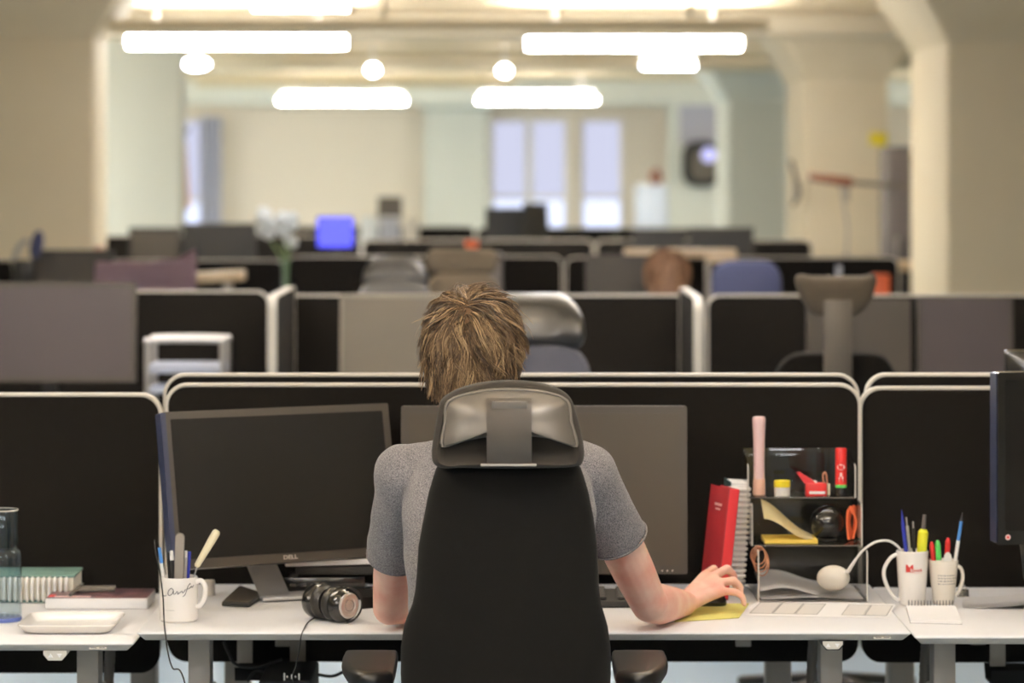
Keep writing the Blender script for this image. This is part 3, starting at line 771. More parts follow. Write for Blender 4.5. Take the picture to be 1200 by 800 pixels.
t = thing('wall_cabinet', 'pale blue-white cabinet against the far wall left of the niche', 'cabinet', (X(763, 33), 33, 0))
zt_ = Z(216, 33)
MB().box((X(763, 33), 33, zt_/2), (.34, .4, zt_), bev=.01).build('cabinet_body', M['pale_blue'], t)
d_ = MB().box((X(766, 33), 32.79, zt_/2), (.25, .02, zt_ - .1), bev=.004).build('door', M['pale_blue'], t)
MB().box((X(756, 33), 32.77, 1.1), (.02, .03, .15), bev=.004).build('handle', M['steel'], d_)
p = V((X(769, 33), 33, zt_))
small('jar', 'small brownish jar on top of the pale far cabinet', 'jar', 'brick_red', MB().lathe([(.05, 0), (.07, .05), (.06, .12), (.035, .15), (.04, .17), (.03, .17)], 20, Matrix.Translation(p)))
# curtain and dark post at the far left window
cu = []
for j in range(25):
    u = j / 24
    cu.append([(X(234 + 26 * u, 35.4), 35.4 + .03 * math.sin(u * 28), z) for z in (.6, 1.2, 1.8, 2.36)])
o = MB().sheet(cu, .01).build('curtain', M['curtain']); tag(o, 'white curtain hanging at the far left window', 'curtain')
pts = [V((X(208, 26), 26, 0)), V((X(208, 26), 26, Z(150, 26)))]
t = thing('coat_stand', 'thin dark coat stand with a pale peach garment by the far left window', 'coat stand', pts[0])
MB().cone(pts[0] + V((0, 0, .03)), pts[1], .025, seg=12).build('pole', M['black'], t)
MB().lathe([(.2, 0), (.2, .02), (.03, .045)], 24, Matrix.Translation(pts[0])).build('base', M['black'], t)
for a in (0, 2.1, 4.2):
    MB().tube(spline([pts[1] + V((0, 0, -.06)), pts[1] + V((.08*math.cos(a), .08*math.sin(a), -.04)), pts[1] + V((.1*math.cos(a), .1*math.sin(a), .02))], 4), .01, 8).build('hook', M['black'], t)
g = []
for j in range(9):
    z = Z(165 + 80 * j / 8, 25.94); wd = .03 + .035 * j / 8
    g.append([(X(214, 25.94) + wd * math.cos(a) , 25.93 + .05 * math.sin(a), z) for a in [2*PI*k/16 for k in range(16)]])
o = MB().loops(g).build('coat', M['peach']); tag(o, 'pale peach garment hanging on the dark coat stand', 'coat')
# ------------------------------------------------------------------ first row: desks, screens
ZM, ZL, ZR = .74, .7184, .7325
gd, gs = 'desks of the nearest row', 'divider screens of the nearest row'
desk(-.772, .821, 6.249, 6.985, ZM, 'white desk the man sits at, in the middle of the nearest row', gd, (-.673, .687), .661, 1, .762)
desk(-2.37, -.779, 6.25, 6.985, ZL, 'white desk at the left edge, slightly lower than the man\'s desk', gd, (-2.25, -.913), -.942, 0, -.853)
desk(.829, 2.42, 6.245, 6.985, ZR, 'white desk at the right edge carrying the two white mugs', gd, (.93, 2.3))
desk(-.772, .821, 7.115, 7.86, .75, 'desk on the far side of the middle divider screens', gd, (-.67, .65))
desk(-2.37, -.779, 7.115, 7.86, .73, 'desk on the far side of the left divider screen', gd)
desk(.829, 2.42, 7.115, 7.86, .75, 'desk on the far side of the right divider screens', gd)
divider(-.8005, .8055, 7.0, .551, 1.2002, 'wide black divider screen right behind the man\'s monitors', gs)
divider(-.8125, .809, 7.07, .551, 1.2185, 'black divider screen just showing above the one behind the man\'s monitors', gs)
divider(-2.42, -.8055, 7.0, .525, 1.1776, 'black divider screen at the left edge, lowest of the nearest row', gs)
divider(-2.42, -.8165, 7.07, .525, 1.160, 'far side divider screen hidden behind the left one', gs)
divider(.8025, 2.42, 7.027, .545, 1.1909, 'black divider screen behind the two mugs at right', gs)
divider(.8215, 2.42, 7.07, .545, 1.2190, 'black divider screen just showing above the right one', gs)

# ------------------------------------------------------------------ monitors of the first row
lm = monitor('large black monitor turned towards the man, left side of his desk', (-.515, 6.765), .55, .345, .989, .50, math.radians(12), 'lcd', 'bezel', th=.05, bez=.017, chin=.021, stand='none', group='monitors on the nearest desks')
R = Matrix.Translation((0, 0, .989 - .741)) @ Matrix.Rotation(-math.radians(12), 4, 'X')
q = text_bm('DELL', .0125, .0006, bold=True); q.bm.transform(R @ Matrix.Translation((.0, -.0195, -.1615)) @ Matrix.Rotation(PI/2, 4, 'X') @ Matrix.Scale(1.25, 4, (1, 0, 0)))
q.bm.transform(wm(lm)); MB.build(q, 'maker_logo', M['silver_bright'], lm)
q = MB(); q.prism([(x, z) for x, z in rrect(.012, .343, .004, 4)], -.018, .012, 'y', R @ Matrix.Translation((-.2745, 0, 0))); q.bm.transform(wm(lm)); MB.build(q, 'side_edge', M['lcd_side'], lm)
pa, pb_ = W(324, 702, 6.70), W(306, 660, 6.83)
pa.z = ZM + .004
rot = Matrix.Rotation(.32, 4, 'Z')
wd = V((math.cos(.32), math.sin(.32), 0)) * .035
pc = pb_ + V((.004, .035, .12))
t0 = []
for p in (pa, pa.lerp(pb_, .5), pb_, pc):
    t0.append([p - wd, p + wd])
MB().sheet(t0, .009).build('stand', M['silver'], lm)
MB().box(pa + V((.03, .04, .003)), (.15, .085, .008), (0, 0, .32), .003).build('stand_base', M['silver'], lm)
M['lcd_mid'] = mat('warm grey display', (62, 56, 47), 0.42, spec=.45)
rm = monitor('wide dark grey monitor straight in front of the man', (.0722, 6.86), .645, .377, .970, 0, math.radians(3), 'lcd_mid', 'bezel', th=.05, bez=.017, chin=.02, group='monitors on the nearest desks')
for k in range(3):
    q = MB(); q.ball(W(776 + k * 6, 668.5, 6.83), .0018, 8); q.build('button', M['silver_bright'], rm)
xm = monitor('black monitor seen edge-on at the right border', (1.038 + .275, 6.68), .53, .375, 1.063, .2, 0, 'lcd', 'black_gloss', th=.06, bez=.016, chin=.03, group='monitors on the nearest desks', desk_z=ZR + .001)
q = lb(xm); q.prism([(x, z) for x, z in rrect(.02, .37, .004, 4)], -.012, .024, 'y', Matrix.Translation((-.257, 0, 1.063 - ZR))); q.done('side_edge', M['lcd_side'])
q = lb(xm); q.cone((-.243, -.021, 1.063 - ZR - .172), (-.243, -.0225, 1.063 - ZR - .172), .006); q.done('sticker', M['pink'])
q = lb(xm); q.cone((-.243, -.0224, 1.063 - ZR - .172), (-.243, -.0232, 1.063 - ZR - .172), .0028); q.done('sticker_print', M['red'])
q = lb(xm); q.bar((-.19, .01, .19), (-.14, .10, .05), .035, .03, .008); q.done('cable_guide', M['black'])
monitor('back of a black monitor just showing above the right divider screens', (1.226 + .29, 7.55), .58, .36, 1.244 - .18, PI, 0, 'lcd', 'black_gloss', th=.05, group='monitors on the nearest desks', desk_z=.751)

def pc_(mb, name, m, label, cat, group=None): return tag(mb.build(name, M[m]), label, cat, group)

# ------------------------------------------------------------------ left pen mug and what it holds
def mug_shape(c, r0, r1, h, th=.003):
    p = [(0, 0), (r0 - .004, 0), (r0, .004)] + [(r0 + (r1 - r0) * k / 6, .004 + (h - .006) * k / 6) for k in range(1, 7)] + [(r1 - th/2, h), (r1 - th, h - .002), (r0 - th, .006), (0, .006)]
    return MB().lathe(p, 40, Matrix.Translation(c))
def on_mug(c, r0, r1, h, u, z, off=.0004):      # u = arc length to the right of the side facing the viewer
    r = r0 + (r1 - r0) * (z / h) + off
    a = u / r
    base = math.atan2(-c[1], -c[0])
    a = base + a
    return V((c[0] + r * math.cos(a), c[1] + r * math.sin(a), c[2] + z))
mc = V((X(209.5, 6.41), 6.41, ZM)); r_, h_ = .0402, .0937
mug = thing('pen_mug', 'white mug with black handwriting holding pens and a cream-handled knife', 'mug', mc)
mug_shape(mc, r_, r_, h_).build('mug_body', M['white_ceramic'], mug)
hx = [(r_ - .002, .083), (r_ + .010, .086), (r_ + .019, .074), (r_ + .018, .052), (r_ + .008, .034), (r_ - .002, .032)]
MB().tube(spline([mc + V((a * .96, -a * .25, z)) for a, z in hx], 6), .0055, 10).build('handle', M['white_ceramic'], mug)
def crop4(x, y): return (170 + x / 5.715, 600 + y / 5.715)
def stroke(pts):
    o_ = []
    for p in spline([V((a, b_, 0)) for a, b_ in pts], 5):
        px, py = crop4(p.x, p.y)
        o_.append(on_mug(mc, r_, r_, h_, (px - 209.5) / 555 * 1.06, h_ - (py - 675) / 555))
    return o_
q = MB()
for s_ in ([(106, 556), (118, 545), (130, 548), (138, 540)], [(192, 505), (178, 492), (160, 508), (154, 530), (166, 541), (184, 528), (192, 508), (192, 530), (204, 528), (214, 514), (222, 520), (218, 532), (232, 522), (246, 512), (250, 524), (262, 512), (270, 500)],
           [(250, 548), (262, 540), (274, 516), (284, 484), (300, 464), (304, 470)], [(278, 500), (300, 494), (310, 482), (318, 492), (332, 478)]):
    q.tube(stroke(s_), .0007, 5)
q.build('handwriting', M['ink'], mug)
q = MB()
for a, b_ in ((108, 130), (136, 152), (158, 198)):
    q.tube(stroke([(a, 640), ((a+b_)/2, 640), (b_, 640)]), .0004, 4)
q.build('fine_print', M['grey_ink'], mug)
def pen(name, label, base, top, r, segs, group, cat='pen', seg=10):
    """segs: (part name, from, to, radius factor 0, factor 1, material); the first part is the body"""
    base, top = V(base), V(top)
    t = thing(name, label, cat, base, group=group)
    for nm, a, b_, f0, f1, m in segs:
        MB().cone(base.lerp(top, a), base.lerp(top, b_), r * f0, r * f1, seg).build(nm, M[m], t)
    return t
gp = 'pens in the handwriting mug'
inb = lambda dx, dy: mc + V((dx, dy, .008))
pen('pen', 'slim blue-tipped white pen leaning left in the handwriting mug', inb(-.018, -.012), W(186, 637, 6.40), .0034, (('pen_barrel', 0, .74, 1, 1, 'white'), ('pen_cap', .74, .95, 1.15, 1.0, 'sky_blue'), ('pen_tip', .95, 1, .4, .1, 'ink')), gp)
pen('pen', 'black pen second from the left in the handwriting mug', inb(-.014, .005), W(197, 647, 6.42), .004, (('pen_barrel', 0, .9, 1, 1, 'black'), ('pen_button', .9, 1, .5, .5, 'black')), gp)
pen('pen', 'black pen just left of the grey nail file', inb(-.006, -.018), W(201, 645, 6.395), .0042, (('pen_barrel', 0, .86, 1, 1, 'black'), ('pen_cap', .86, 1, 1.1, .8, 'white')), gp)
pen('pen', 'clear pen with a pale cap just right of the grey nail file', inb(.010, -.010), W(218, 645, 6.40), .0038, (('pen_barrel', 0, .9, 1, 1, 'silver_bright'), ('pen_cap', .9, 1, 1.05, .8, 'white')), gp)
pen('pen', 'dark blue pen beside the cream-handled knife', inb(.016, -.005), W(222, 646, 6.41), .0036, (('pen_barrel', 0, .85, 1, 1, 'blue'), ('pen_cap', .85, 1, 1.1, 1.0, 'blue')), gp)
# nail file
a, b_ = inb(.0, -.022), W(211, 624, 6.388)
t = thing('nail_file', 'grey rounded nail file standing upright in the handwriting mug', 'nail file', a)
Lf = (b_ - a).length
MB().prism([(x, z + Lf/2) for x, z in rrect(.0205, Lf, .010, 6)], -.0012, .0012, 'y', Matrix.Translation(a) @ Matrix.Rotation(math.atan2(b_.x - a.x, b_.z - a.z), 4, 'Y')).build('file_board', M['hose'], t)
MB().prism([(x, z + Lf/2) for x, z in rrect(.0175, Lf - .004, .0085, 6)], -.0018, -.0012, 'y', Matrix.Translation(a) @ Matrix.Rotation(math.atan2(b_.x - a.x, b_.z - a.z), 4, 'Y')).build('grit_face', mat('grit', (142, 134, 126), .9, bump=(900, .4)), t)
# knife with cream handle
a, b_, c_ = inb(.008, .004), W(230, 664, 6.40), W(255, 621, 6.42)
t = thing('table_knife', 'cream-handled knife leaning right out of the handwriting mug', 'knife', a)
MB().bar(a, b_.lerp(c_, .06), .011, .0015, .0004, .3).build('blade', M['silver'], t)
d = (c_ - b_).normalized()
MB().tube([b_, b_ + d*.004, b_.lerp(c_, .3), b_.lerp(c_, .75), c_ - d*.006, c_ - d*.001, c_], 0, 14, [.004, .0062, .0072, .0088, .0088, .0062, .002]).build('knife_handle', M['cream'], t)
# cable over the desk edge
o = MB().tube(spline([W(181, 632, 6.36), W(182, 645, 6.355), W(187, 668, 6.35), W(191, 700, 6.345), W(192, 722, 6.335), onz(193, 737, ZM + .003), W(194, 743, 6.238), W(196, 760, 6.23), W(202, 782, 6.22), W(218, 806, 6.2), V((-.62, 6.25, .30)), V((-.6, 6.4, .02))], 8), .0016, 8).build('cable', M['rubber'])
tag(o, 'thin dark cable hanging over the desk edge in front of the handwriting mug', 'cable')

# ------------------------------------------------------------------ under the left monitor
cor = [onz(260, 710, ZM + .001), onz(292, 711.5, ZM + .001), onz(309, 700, ZM + .001), onz(281, 690, ZM + .001)]
cc = sum(cor, V()) / 4
t = thing('smartphone', 'flat black phone lying on the desk left of the silver monitor stand', 'phone', cc)
MB().loops([[p.lerp(cc, e) + V((0, 0, z)) for p in cor] for e, z in ((.03, 0), (0, .002), (0, .008), (.04, .010))]).build('phone_body', M['black_matte'], t)
MB().loops([[p.lerp(cc, .08) + V((0, 0, z)) for p in cor] for z in (.0099, .0106)]).build('phone_screen', M['bezel'], t)
Y = 6.86
t = thing('docking_station', 'low black docking box on the desk under the left monitor', 'dock', (X(370, Y), Y + .02, ZM))
MB().box((X(372, Y), Y + .02, ZM + .02), (.22, .12, .036), bev=.004).build('dock_body', M['black_gloss'], t)
MB().box((X(400, Y), Y + .02, ZM + .054), (.20, .14, .02), bev=.004).build('dock_lid', M['black_matte'], t)
for k in range(4): MB().box((X(345 + k*12, Y), Y - .041, ZM + .02), (.012, .003, .006), bev=.0005).build('port', M['steel_dark'], t)
tag(MB().box((X(388, Y), Y + .02, ZM + .072), (.20, .15, .012), (0, -.03, 0), .002).build('notebook', M['paper']), 'white notebook lying on the black docking box under the left monitor', 'notebook')
tag(MB().lathe([(.012, 0), (.0135, .003), (.0135, .03), (.012, .034), (.001, .034)], 24, Matrix.Translation((X(245, 6.8), 6.8, ZM))).build('pill_box', M['off_white']), 'small beige cylinder standing behind the handwriting mug, under the left monitor corner', 'container')
tag(MB().tube(spline([V((-.30, 6.80, ZM + .003)), V((-.36, 6.74, ZM + .003)), V((-.40, 6.80, ZM + .003)), V((-.33, 6.78, ZM + .003)), V((-.25, 6.75, ZM + .003))], 8), .0025, 8).build('cable', M['rubber']), 'short black cable lying before the docking box', 'cable')

# ------------------------------------------------------------------ headphones
c1 = V((X(401, 6.385), 6.385, ZM + .0375))
ax = V((.70, -.714, 0)).normalized(); dd = V((.714, .70, 0))
c2 = c1 - ax * .077
hp = thing('headphones', 'black over-ear headphones with silver ear discs lying by the man\'s left elbow', 'headphones', V(((c1.x+c2.x)/2, (c1.y+c2.y)/2, ZM)))
for c, s in ((c1, 1), (c2, -1)):
    Mx = Matrix.Translation(c) @ (ax * s).to_track_quat('Z', 'Y').to_matrix().to_4x4()
    e = MB().lathe([(.012, -.012), (.030, -.012), (.0365, -.004), (.0365, .006), (.034, .014), (.027, .020), (.0, .020)], 36, Mx).build('ear_cup', M['black_gloss'], hp)
    MB().lathe([(.022, -.033), (.030, -.035), (.036, -.028), (.0368, -.018), (.033, -.011), (.022, -.012)], 36, Mx, cyc=True).build('ear_cushion', M['black'], e)
    MB().lathe([(.0, .0195), (.0268, .0195), (.0268, .0225), (.024, .0245), (.017, .024), (.0155, .022), (.0, .0225)], 36, Mx).build('ear_disc', M['silver_bright'], e)
    MB().lathe([(.010, .0225), (.013, .0225), (.013, .0236), (.010, .0236)], 24, Mx, cyc=True).build('disc_ring', M['steel'], e)
    for k in range(26):
        pass
    # yoke that holds the cup
    yk = []
    for k in range(13):
        a = -PI/2 + PI * k / 12
        yk.append(c + ax * s * .016 + dd * (.0415 * math.cos(a)) + V((0, 0, .0415 * math.sin(a) * .86)))
    MB().tube(yk, .0022, 8).build('yoke', M['black'], hp)
cen = (c1 + c2) / 2
path = spline([c1 + ax*.016 + dd*.040, c1 + ax*.022 + dd*.075, c1 + ax*.018 + dd*.12, cen + ax*.028 + dd*.165, cen + dd*.178, cen - ax*.028 + dd*.165, c2 - ax*.018 + dd*.12, c2 - ax*.022 + dd*.075, c2 - ax*.016 + dd*.040], 6)
MB().sheet([[p + V((0, 0, -.012)), p, p + V((0, 0, .012))] for p in path], .007).build('headband', M['black_matte'], hp)
MB().tube(spline([c2 + V((.0, -.02, -.028)), onz(361, 729, ZM + .002), onz(356, 737, ZM + .002), W(353, 745, 6.235), W(351, 760, 6.23), W(347, 778, 6.24), W(344, 800, 6.3), V((-.42, 6.4, .52))], 8), .0013, 8).build('headphone_cord', M['rubber'], hp)

# ------------------------------------------------------------------ keyboard and mouse
kb = thing('keyboard', 'black keyboard partly hidden between the chair and the man\'s right arm', 'keyboard', (.06, 6.675, ZM))
kx0, kx1, ky0, ky1 = -.17, .285, 6.595, 6.745
MB().loops([[((kx0+kx1)/2 + x, (ky0+ky1)/2 + y, ZM + z + (.008 * (y / .15 + .5))) for x, y in rrect(kx1-kx0 - e, ky1-ky0 - e, .008, 4)] for e, z in ((.004, .001), (0, .003), (0, .012), (.004, .015))]).build('case', M['black_matte'], kb)
ks = MB()
for r in range(6):
    for c in range(21):
        kx = kx0 + .016 + c * .0204; ky = ky0 + .020 + r * .0215
        if c in (15, 18): continue
        ks.box((kx + .004, ky, ZM + .019 + .008 * ((ky - ky0) / .15)), (.0165, .0175, .008), (.05, 0, 0), .0022, 1)
kk = ks.build('keys', M['black'], kb); kk['label'] = 'black keycaps'; kk['kind'] = 'stuff'
cor = [onz(878, 707.5, ZM), onz(866, 724.5, ZM), onz(790, 729, ZM), onz(812, 708, ZM)]
cc = sum(cor, V()) / 4
tag(MB().loops([[p + V((0, 0, z)) for p in cor] for z in (.0006, .0018)]).build('note_sheet', M['note_yellow'], None), 'pale yellow-green paper under the man\'s right hand', 'note')
mo = V((.428, 6.632, ZM + .0005))
ms = thing('computer_mouse', 'dark mouse almost covered by the man\'s right hand', 'mouse', mo)
def mouse_ring(k, z): return [mo + V((x * k, y * k, z)) for x, y in rrect(.082, .048, .022, 6)]
MB().loops([mouse_ring(.94, 0), mouse_ring(1, .004), mouse_ring(.97, .014), mouse_ring(.84, .023), mouse_ring(.55, .029), mouse_ring(.2, .031)]).build('mouse_body', M['black_gloss'], ms)
MB().cone(mo + V((.026, .006, .024)), mo + V((.026, -.006, .024)), .007).build('scroll_wheel', M['silver'], ms)

# ------------------------------------------------------------------ books leaning on the organiser
def book(label, base, yaw, lean, th, dp, ht, cover, spine, pages, group, cat='book'):
    t = thing('book', label, cat, base, (0, lean, yaw), group)
    q = lb(t)
    for s in (0, 1): q.box((-th/2 + .0012 + s * (th - .0024), dp/2, ht/2), (.0024, dp, ht), bev=.0006)
    q.done('cover', M[cover])
    q = lb(t); q.box((0, .002, ht/2), (th, .004, ht), bev=.0018); q.done('spine', M[spine])
    q = lb(t); q.box((0, dp/2 + .001, ht/2), (th - .005, dp - .008, ht - .006), bev=.0005); q.done('page_block', M['pages'])
    return t
rb = book('red hardback book leaning beside the white-spined binder', V((X(847, 6.70), 6.70, ZM + .0035)), .33, .115, .026, .105, .245, 'red_cover', 'red_spine', 'pages', 'books leaning against the clear organiser')
q = lb(rb); q.box((-.0133, .05, .205), (.0006, .04, .006), bev=0); q.box((-.0133, .05, .195), (.0006, .026, .004), bev=0); q.done('cover_title', M['pink'])
# comb-bound binder
t = thing('comb_binder', 'thick document with a white comb spine and teal cover beside the red book', 'binder', V((X(860, 6.83), 6.83, ZM + .003)), (0, .06, .06), 'books leaning against the clear organiser')
q = lb(t); q.box((-.021, .055, .123), (.003, .10, .246), bev=.0008); q.done('cover', M['teal_cover'])
q = lb(t); q.box((.001, .058, .123), (.038, .09, .242), bev=.001); q.done('page_block', M['paper'])
q = lb(t)
for k in range(19):
    z = .012 + k * .0122
    q.tube(spline([(-.019, .018, z), (-.021, .006, z), (-.010, -.006, z), (.010, -.006, z), (.022, .006, z), (.020, .018, z)], 4), .0044, 8)
q.box((.002, .001, .122), (.036, .006, .235), bev=.002)
q.done('comb_spine', M['white'])
q = lb(t)
for k in range(18): 
    z = .018 + k * .0122
    q.box((.0215, .009, z), (.004, .008, .005), bev=.001); q.box((-.021, .007, z), (.004, .008, .005), bev=.001)
q.done('comb_slots', M['ink'])

# ------------------------------------------------------------------ clear organiser
org = thing('desk_organiser', 'clear three-tier acrylic organiser on the right end of the man\'s desk', 'organiser', (.656, 6.81, ZM))
tiers = ((.5405, .7825, 6.68, 6.94, ZM + .001, .112, .100), (.531, .777, 6.735, 6.945, .857, .093, .098), (.527, .770, 6.80, 6.95, .956, .075, .100))
for (x0, x1, yf, yb, z0, hf, hb) in tiers:
    tr = MB().box(((x0+x1)/2, (yf+yb)/2, z0 + .0015), (x1-x0, yb-yf, .003), bev=.0005).build('tray_floor', M['acrylic'], org)
    MB().box(((x0+x1)/2, yb - .0015, z0 + hb/2), (x1-x0 - .007, .003, hb), bev=.0005).build('back_panel', M['acrylic'], org)
    for xs_ in (x0, x1 - .003):
        out = [(yf, z0), (yf, z0 + hf - .012), (yf + .003, z0 + hf - .004), (yf + .012, z0 + hf), (yb, z0 + hb), (yb, z0)]
        sd = MB().prism(out, xs_, xs_ + .003, 'x').build('side_panel', M['acrylic'], org)
        MB().tube(spline([(xs_ + .0015, yf - .0005, z0 + .002), (xs_ + .0015, yf - .0005, z0 + hf - .013), (xs_ + .0015, yf + .003, z0 + hf - .004), (xs_ + .0015, yf + .012, z0 + hf + .0005)], 4), .0017, 6).build('polished_edge', M['acrylic_edge'], sd)
    MB().cone((x0 + .003, yf, z0 + .0015), (x1 - .003, yf, z0 + .0015), .0012, seg=6).build('front_edge', M['hose'], tr)
# tier 3
z3 = .9595
p = V((X(889.5, 6.85), 6.85, z3))
t = thing('spray_bottle', 'tall pale pink tube standing in the top tier of the clear organiser', 'bottle', p)
MB().lathe([(.0, .036), (.0125, .036), (.0122, .08), (.0128, .12), (.0145, .160), (.0148, .172), (.012, .176), (0, .176)], 24, Matrix.Translation(p)).build('tube_body', M['pink'], t)
MB().lathe([(0, 0), (.0135, 0), (.0142, .006), (.0135, .034), (.0125, .0358), (0, .0358)], 24, Matrix.Translation(p)).build('base_cap', M['peach'], t)
p = V((X(916.5, 6.83), 6.83, z3))
t = thing('ointment_pot', 'small white pot with a yellow lid in the top tier', 'pot', p)
MB().lathe([(0, 0), (.0165, 0), (.0175, .002), (.0175, .0195), (0, .0195)], 24, Matrix.Translation(p)).build('pot_body', M['white'], t)
MB().lathe([(0, .0197), (.0184, .0197), (.0184, .033), (.017, .0345), (0, .0345)], 24, Matrix.Translation(p)).build('lid', M['yellow'], t)
p = V((X(956, 6.83), 6.83, z3))
t = thing('sharpener_box', 'small red box with a raised flap in the top tier', 'box', p)
MB().box(p + V((0, 0, .0145)), (.047, .025, .029), bev=.002).build('box_body', M['red'], t)
MB().box(p + V((.002, -.0128, .008)), (.036, .001, .006), bev=0).build('white_label', M['paper'], t)
MB().prism([(p.x - .043, z3 + .052), (p.x - .036, z3 + .053), (p.x - .006, z3 + .034), (p.x - .002, z3 + .0285), (p.x - .026, z3 + .0285)], p.y - .010, p.y + .010, 'y').build('flap', M['red_spine'], t)
MB().box(p + V((-.004, 0, .031)), (.012, .014, .005), bev=.001).build('white_clip', M['white'], t)
p2 = V((X(967, 6.815), 6.80, z3)); 
t = thing('hair_clip', 'copper-coloured clip standing right of the small red box', 'clip', V((X(968.5, 6.83), 6.83, z3)))
cx_ = X(968.5, 6.83)
MB().tube(spline([(cx_ - .006, 6.83, z3 + .0285), (cx_ - .008, 6.83, z3 + .045), (cx_ - .004, 6.83, z3 + .052), (cx_ + .0, 6.83, z3 + .044), (cx_ + .003, 6.83, z3 + .003)], 5), .0022, 8).build('clip_wire', M['copper'], t)
MB().box((cx_ + .0045, 6.83, z3 + .014), (.006, .01, .026), bev=.001).build('clip_grip', M['cream'], t)
p = V((X(985.5, 6.83), 6.83, z3))
t = thing('glue_stick', 'red glue stick with a green ring and black foot in the top tier', 'glue stick', p)
MB().lathe([(0, 0), (.0112, 0), (.0118, .002), (.0118, .0185), (0, .0185)], 24, Matrix.Translation(p)).build('twist_foot', M['black_gloss'], t)
MB().lathe([(0, .0186), (.0128, .0186), (.0128, .0255), (0, .0255)], 24, Matrix.Translation(p)).build('green_ring', M['green'], t)
MB().lathe([(0, .0256), (.0128, .0256), (.0128, .104), (.0118, .107), (0, .107)], 24, Matrix.Translation(p)).build('tube_body', M['red'], t)
def wrap(q, c, r, flat_z=True, off=0):      # bend flat x-z lettering (y thin) round a vertical cylinder facing the camera
    base = math.atan2(-c[1], -c[0])
    def fn(v):
        a = base + v.x / r
        rr = r + off - v.y
        return V((c[0] + rr * math.cos(a), c[1] + rr * math.sin(a), c[2] + v.z))
    return q.warp(fn)
def flat_text(body, size, x, z, bold=False, sx=1):
    q = text_bm(body, size, .0002, bold=bold)
    q.bm.transform(Matrix.Translation((x, 0, z)) @ Matrix.Rotation(PI/2, 4, 'X') @ Matrix.Scale(sx, 4, (1, 0, 0)))
    return q
q = MB(); q.bm.from_mesh((lambda m_: m_)(bpy.data.meshes.new('e')))
q = MB(); q.prism([(.0088*math.cos(2*PI*k/24), .065 + .0062*math.sin(2*PI*k/24)) for k in range(24)], -.0003, .0003, 'y'); wrap(q, p, .0128, off=.0001); lg = q.build('oval_logo', M['paper'], t)
q = flat_text('Pritt', .0075, 0, .065, True); wrap(q, p, .0128, off=.0006); q.build('brand_lettering', M['red'], t)
q = MB()
for k, (x, z, ww, hh) in enumerate(((0, .048, .005, .009), (-.004, .040, .003, .005), (.004, .041, .003, .006), (0, .034, .011, .0025))): q.prism([(x + a, z + b2) for a, b2 in rrect(ww, hh, .001, 3)], -.0002, .0002, 'y')
wrap(q, p, .0128, off=.0001); q.build('white_print', M['pink'], t)
# tier 2
z2 = .8605
tag(MB().box((X(926, 6.78), 6.80, z2 + .005), (.118, .10, .009), bev=.001).build('note_pad', M['paper_yellow']), 'yellow note pad lying in the middle tier', 'note pad')
g = []
for j in range(13):
    u = j / 12
    z = .012 + .044 * (0.5 + .5 * math.cos(PI * min(1, u * 1.15))) - .004 * u
    g.append([(X(894, 6.78) + u * .118, 6.75 + .09 * v_, z2 + z + .034 * v_ * (1 - u) ** .7) for v_ in (0, .5, 1)])
tag(MB().sheet(g, .0012).build('paper_sheet', M['paper_cream']), 'cream sheet curling over the yellow pad in the middle tier', 'paper')
p = V((X(969, 6.83), 6.83, z2))
t = thing('desk_ball', 'glossy black ball in the middle tier of the clear organiser', 'ball', p)
MB().ball(p + V((0, 0, .0385)), (.039, .039, .0385), 32).build('shell', M['black_gloss'], t)
MB().lathe([(.014, .0), (.022, .0), (.022, .0035), (.014, .0035)], 24, Matrix.Translation(p), cyc=True).build('foot_ring', M['black'], t)
o = MB()
cx_ = X(998, 6.84)
for k in range(4):
    o.tube(spline([V((cx_ - .010 + .004*k, 6.80 + .012*k, z2 + .004)), V((cx_ - .014 + .003*k, 6.80 + .012*k, z2 + .04)), V((cx_ - .010 + .005*k, 6.80 + .012*k, z2 + .072 + .004*(k % 2))), V((cx_ + .006, 6.80 + .012*k, z2 + .045)), V((cx_ - .002 + .002*k, 6.80 + .012*k, z2 + .006))], 6), .0032, 8)
tag(o.build('orange_cord', M['orange']), 'bundled orange cord at the right end of the middle tier', 'cord')
# tier 1
z1 = ZM + .0045
def curl(x0, x1, y0, y1, zb, amp, peak, rise=0):
    g = []
    for j in range(17):
        u = j / 16
        z = zb + amp * math.exp(-((u - peak) / .28) ** 2)
        g.append([(x0 + (x1 - x0) * u, y0 + (y1 - y0) * k / 3, z + (.004 + rise * 10) * k / 3 * (1 - u)) for k in range(4)])
    return g
tag(MB().sheet(curl(.549, .775, 6.69, 6.90, z1 + .002, .004, .5), .0012).build('paper_sheet', M['paper']), 'lower white sheet lying in the bottom tier', 'paper', 'papers in the bottom tier')
tag(MB().sheet(curl(.549, .768, 6.70, 6.90, z1 + .006, .020, .22, .0014), .0012).build('paper_sheet', M['paper']), 'white curling sheet uppermost in the bottom tier', 'paper', 'papers in the bottom tier')
p = V((X(977.5, 6.705), 6.722, z1 + .0165))
t = thing('charging_puck', 'rounded greyish white puck with a white cable resting on the bottom-tier papers', 'charger', p)
MB().ball(p + V((0, 0, .028)), (.0365, .034, .028), 32).build('puck_body', M['off_white'], t)
ps = W(994, 669, 6.70)
MB().tube([p + V((.024, -.01, .042)), ps, W(1003, 655, 6.69)], 0, 10, [.0042, .0046, .0032]).build('cable_sleeve', M['white'], t)
MB().tube(spline([W(1003, 655, 6.69), W(1012, 644, 6.685), W(1026, 635, 6.68), W(1041, 633.5, 6.685), W(1052, 640, 6.69), W(1057, 648, 6.69), W(1060, 665, 6.69)], 8), .0027, 10).build('charging_cable', M['white'], t)
o = MB()
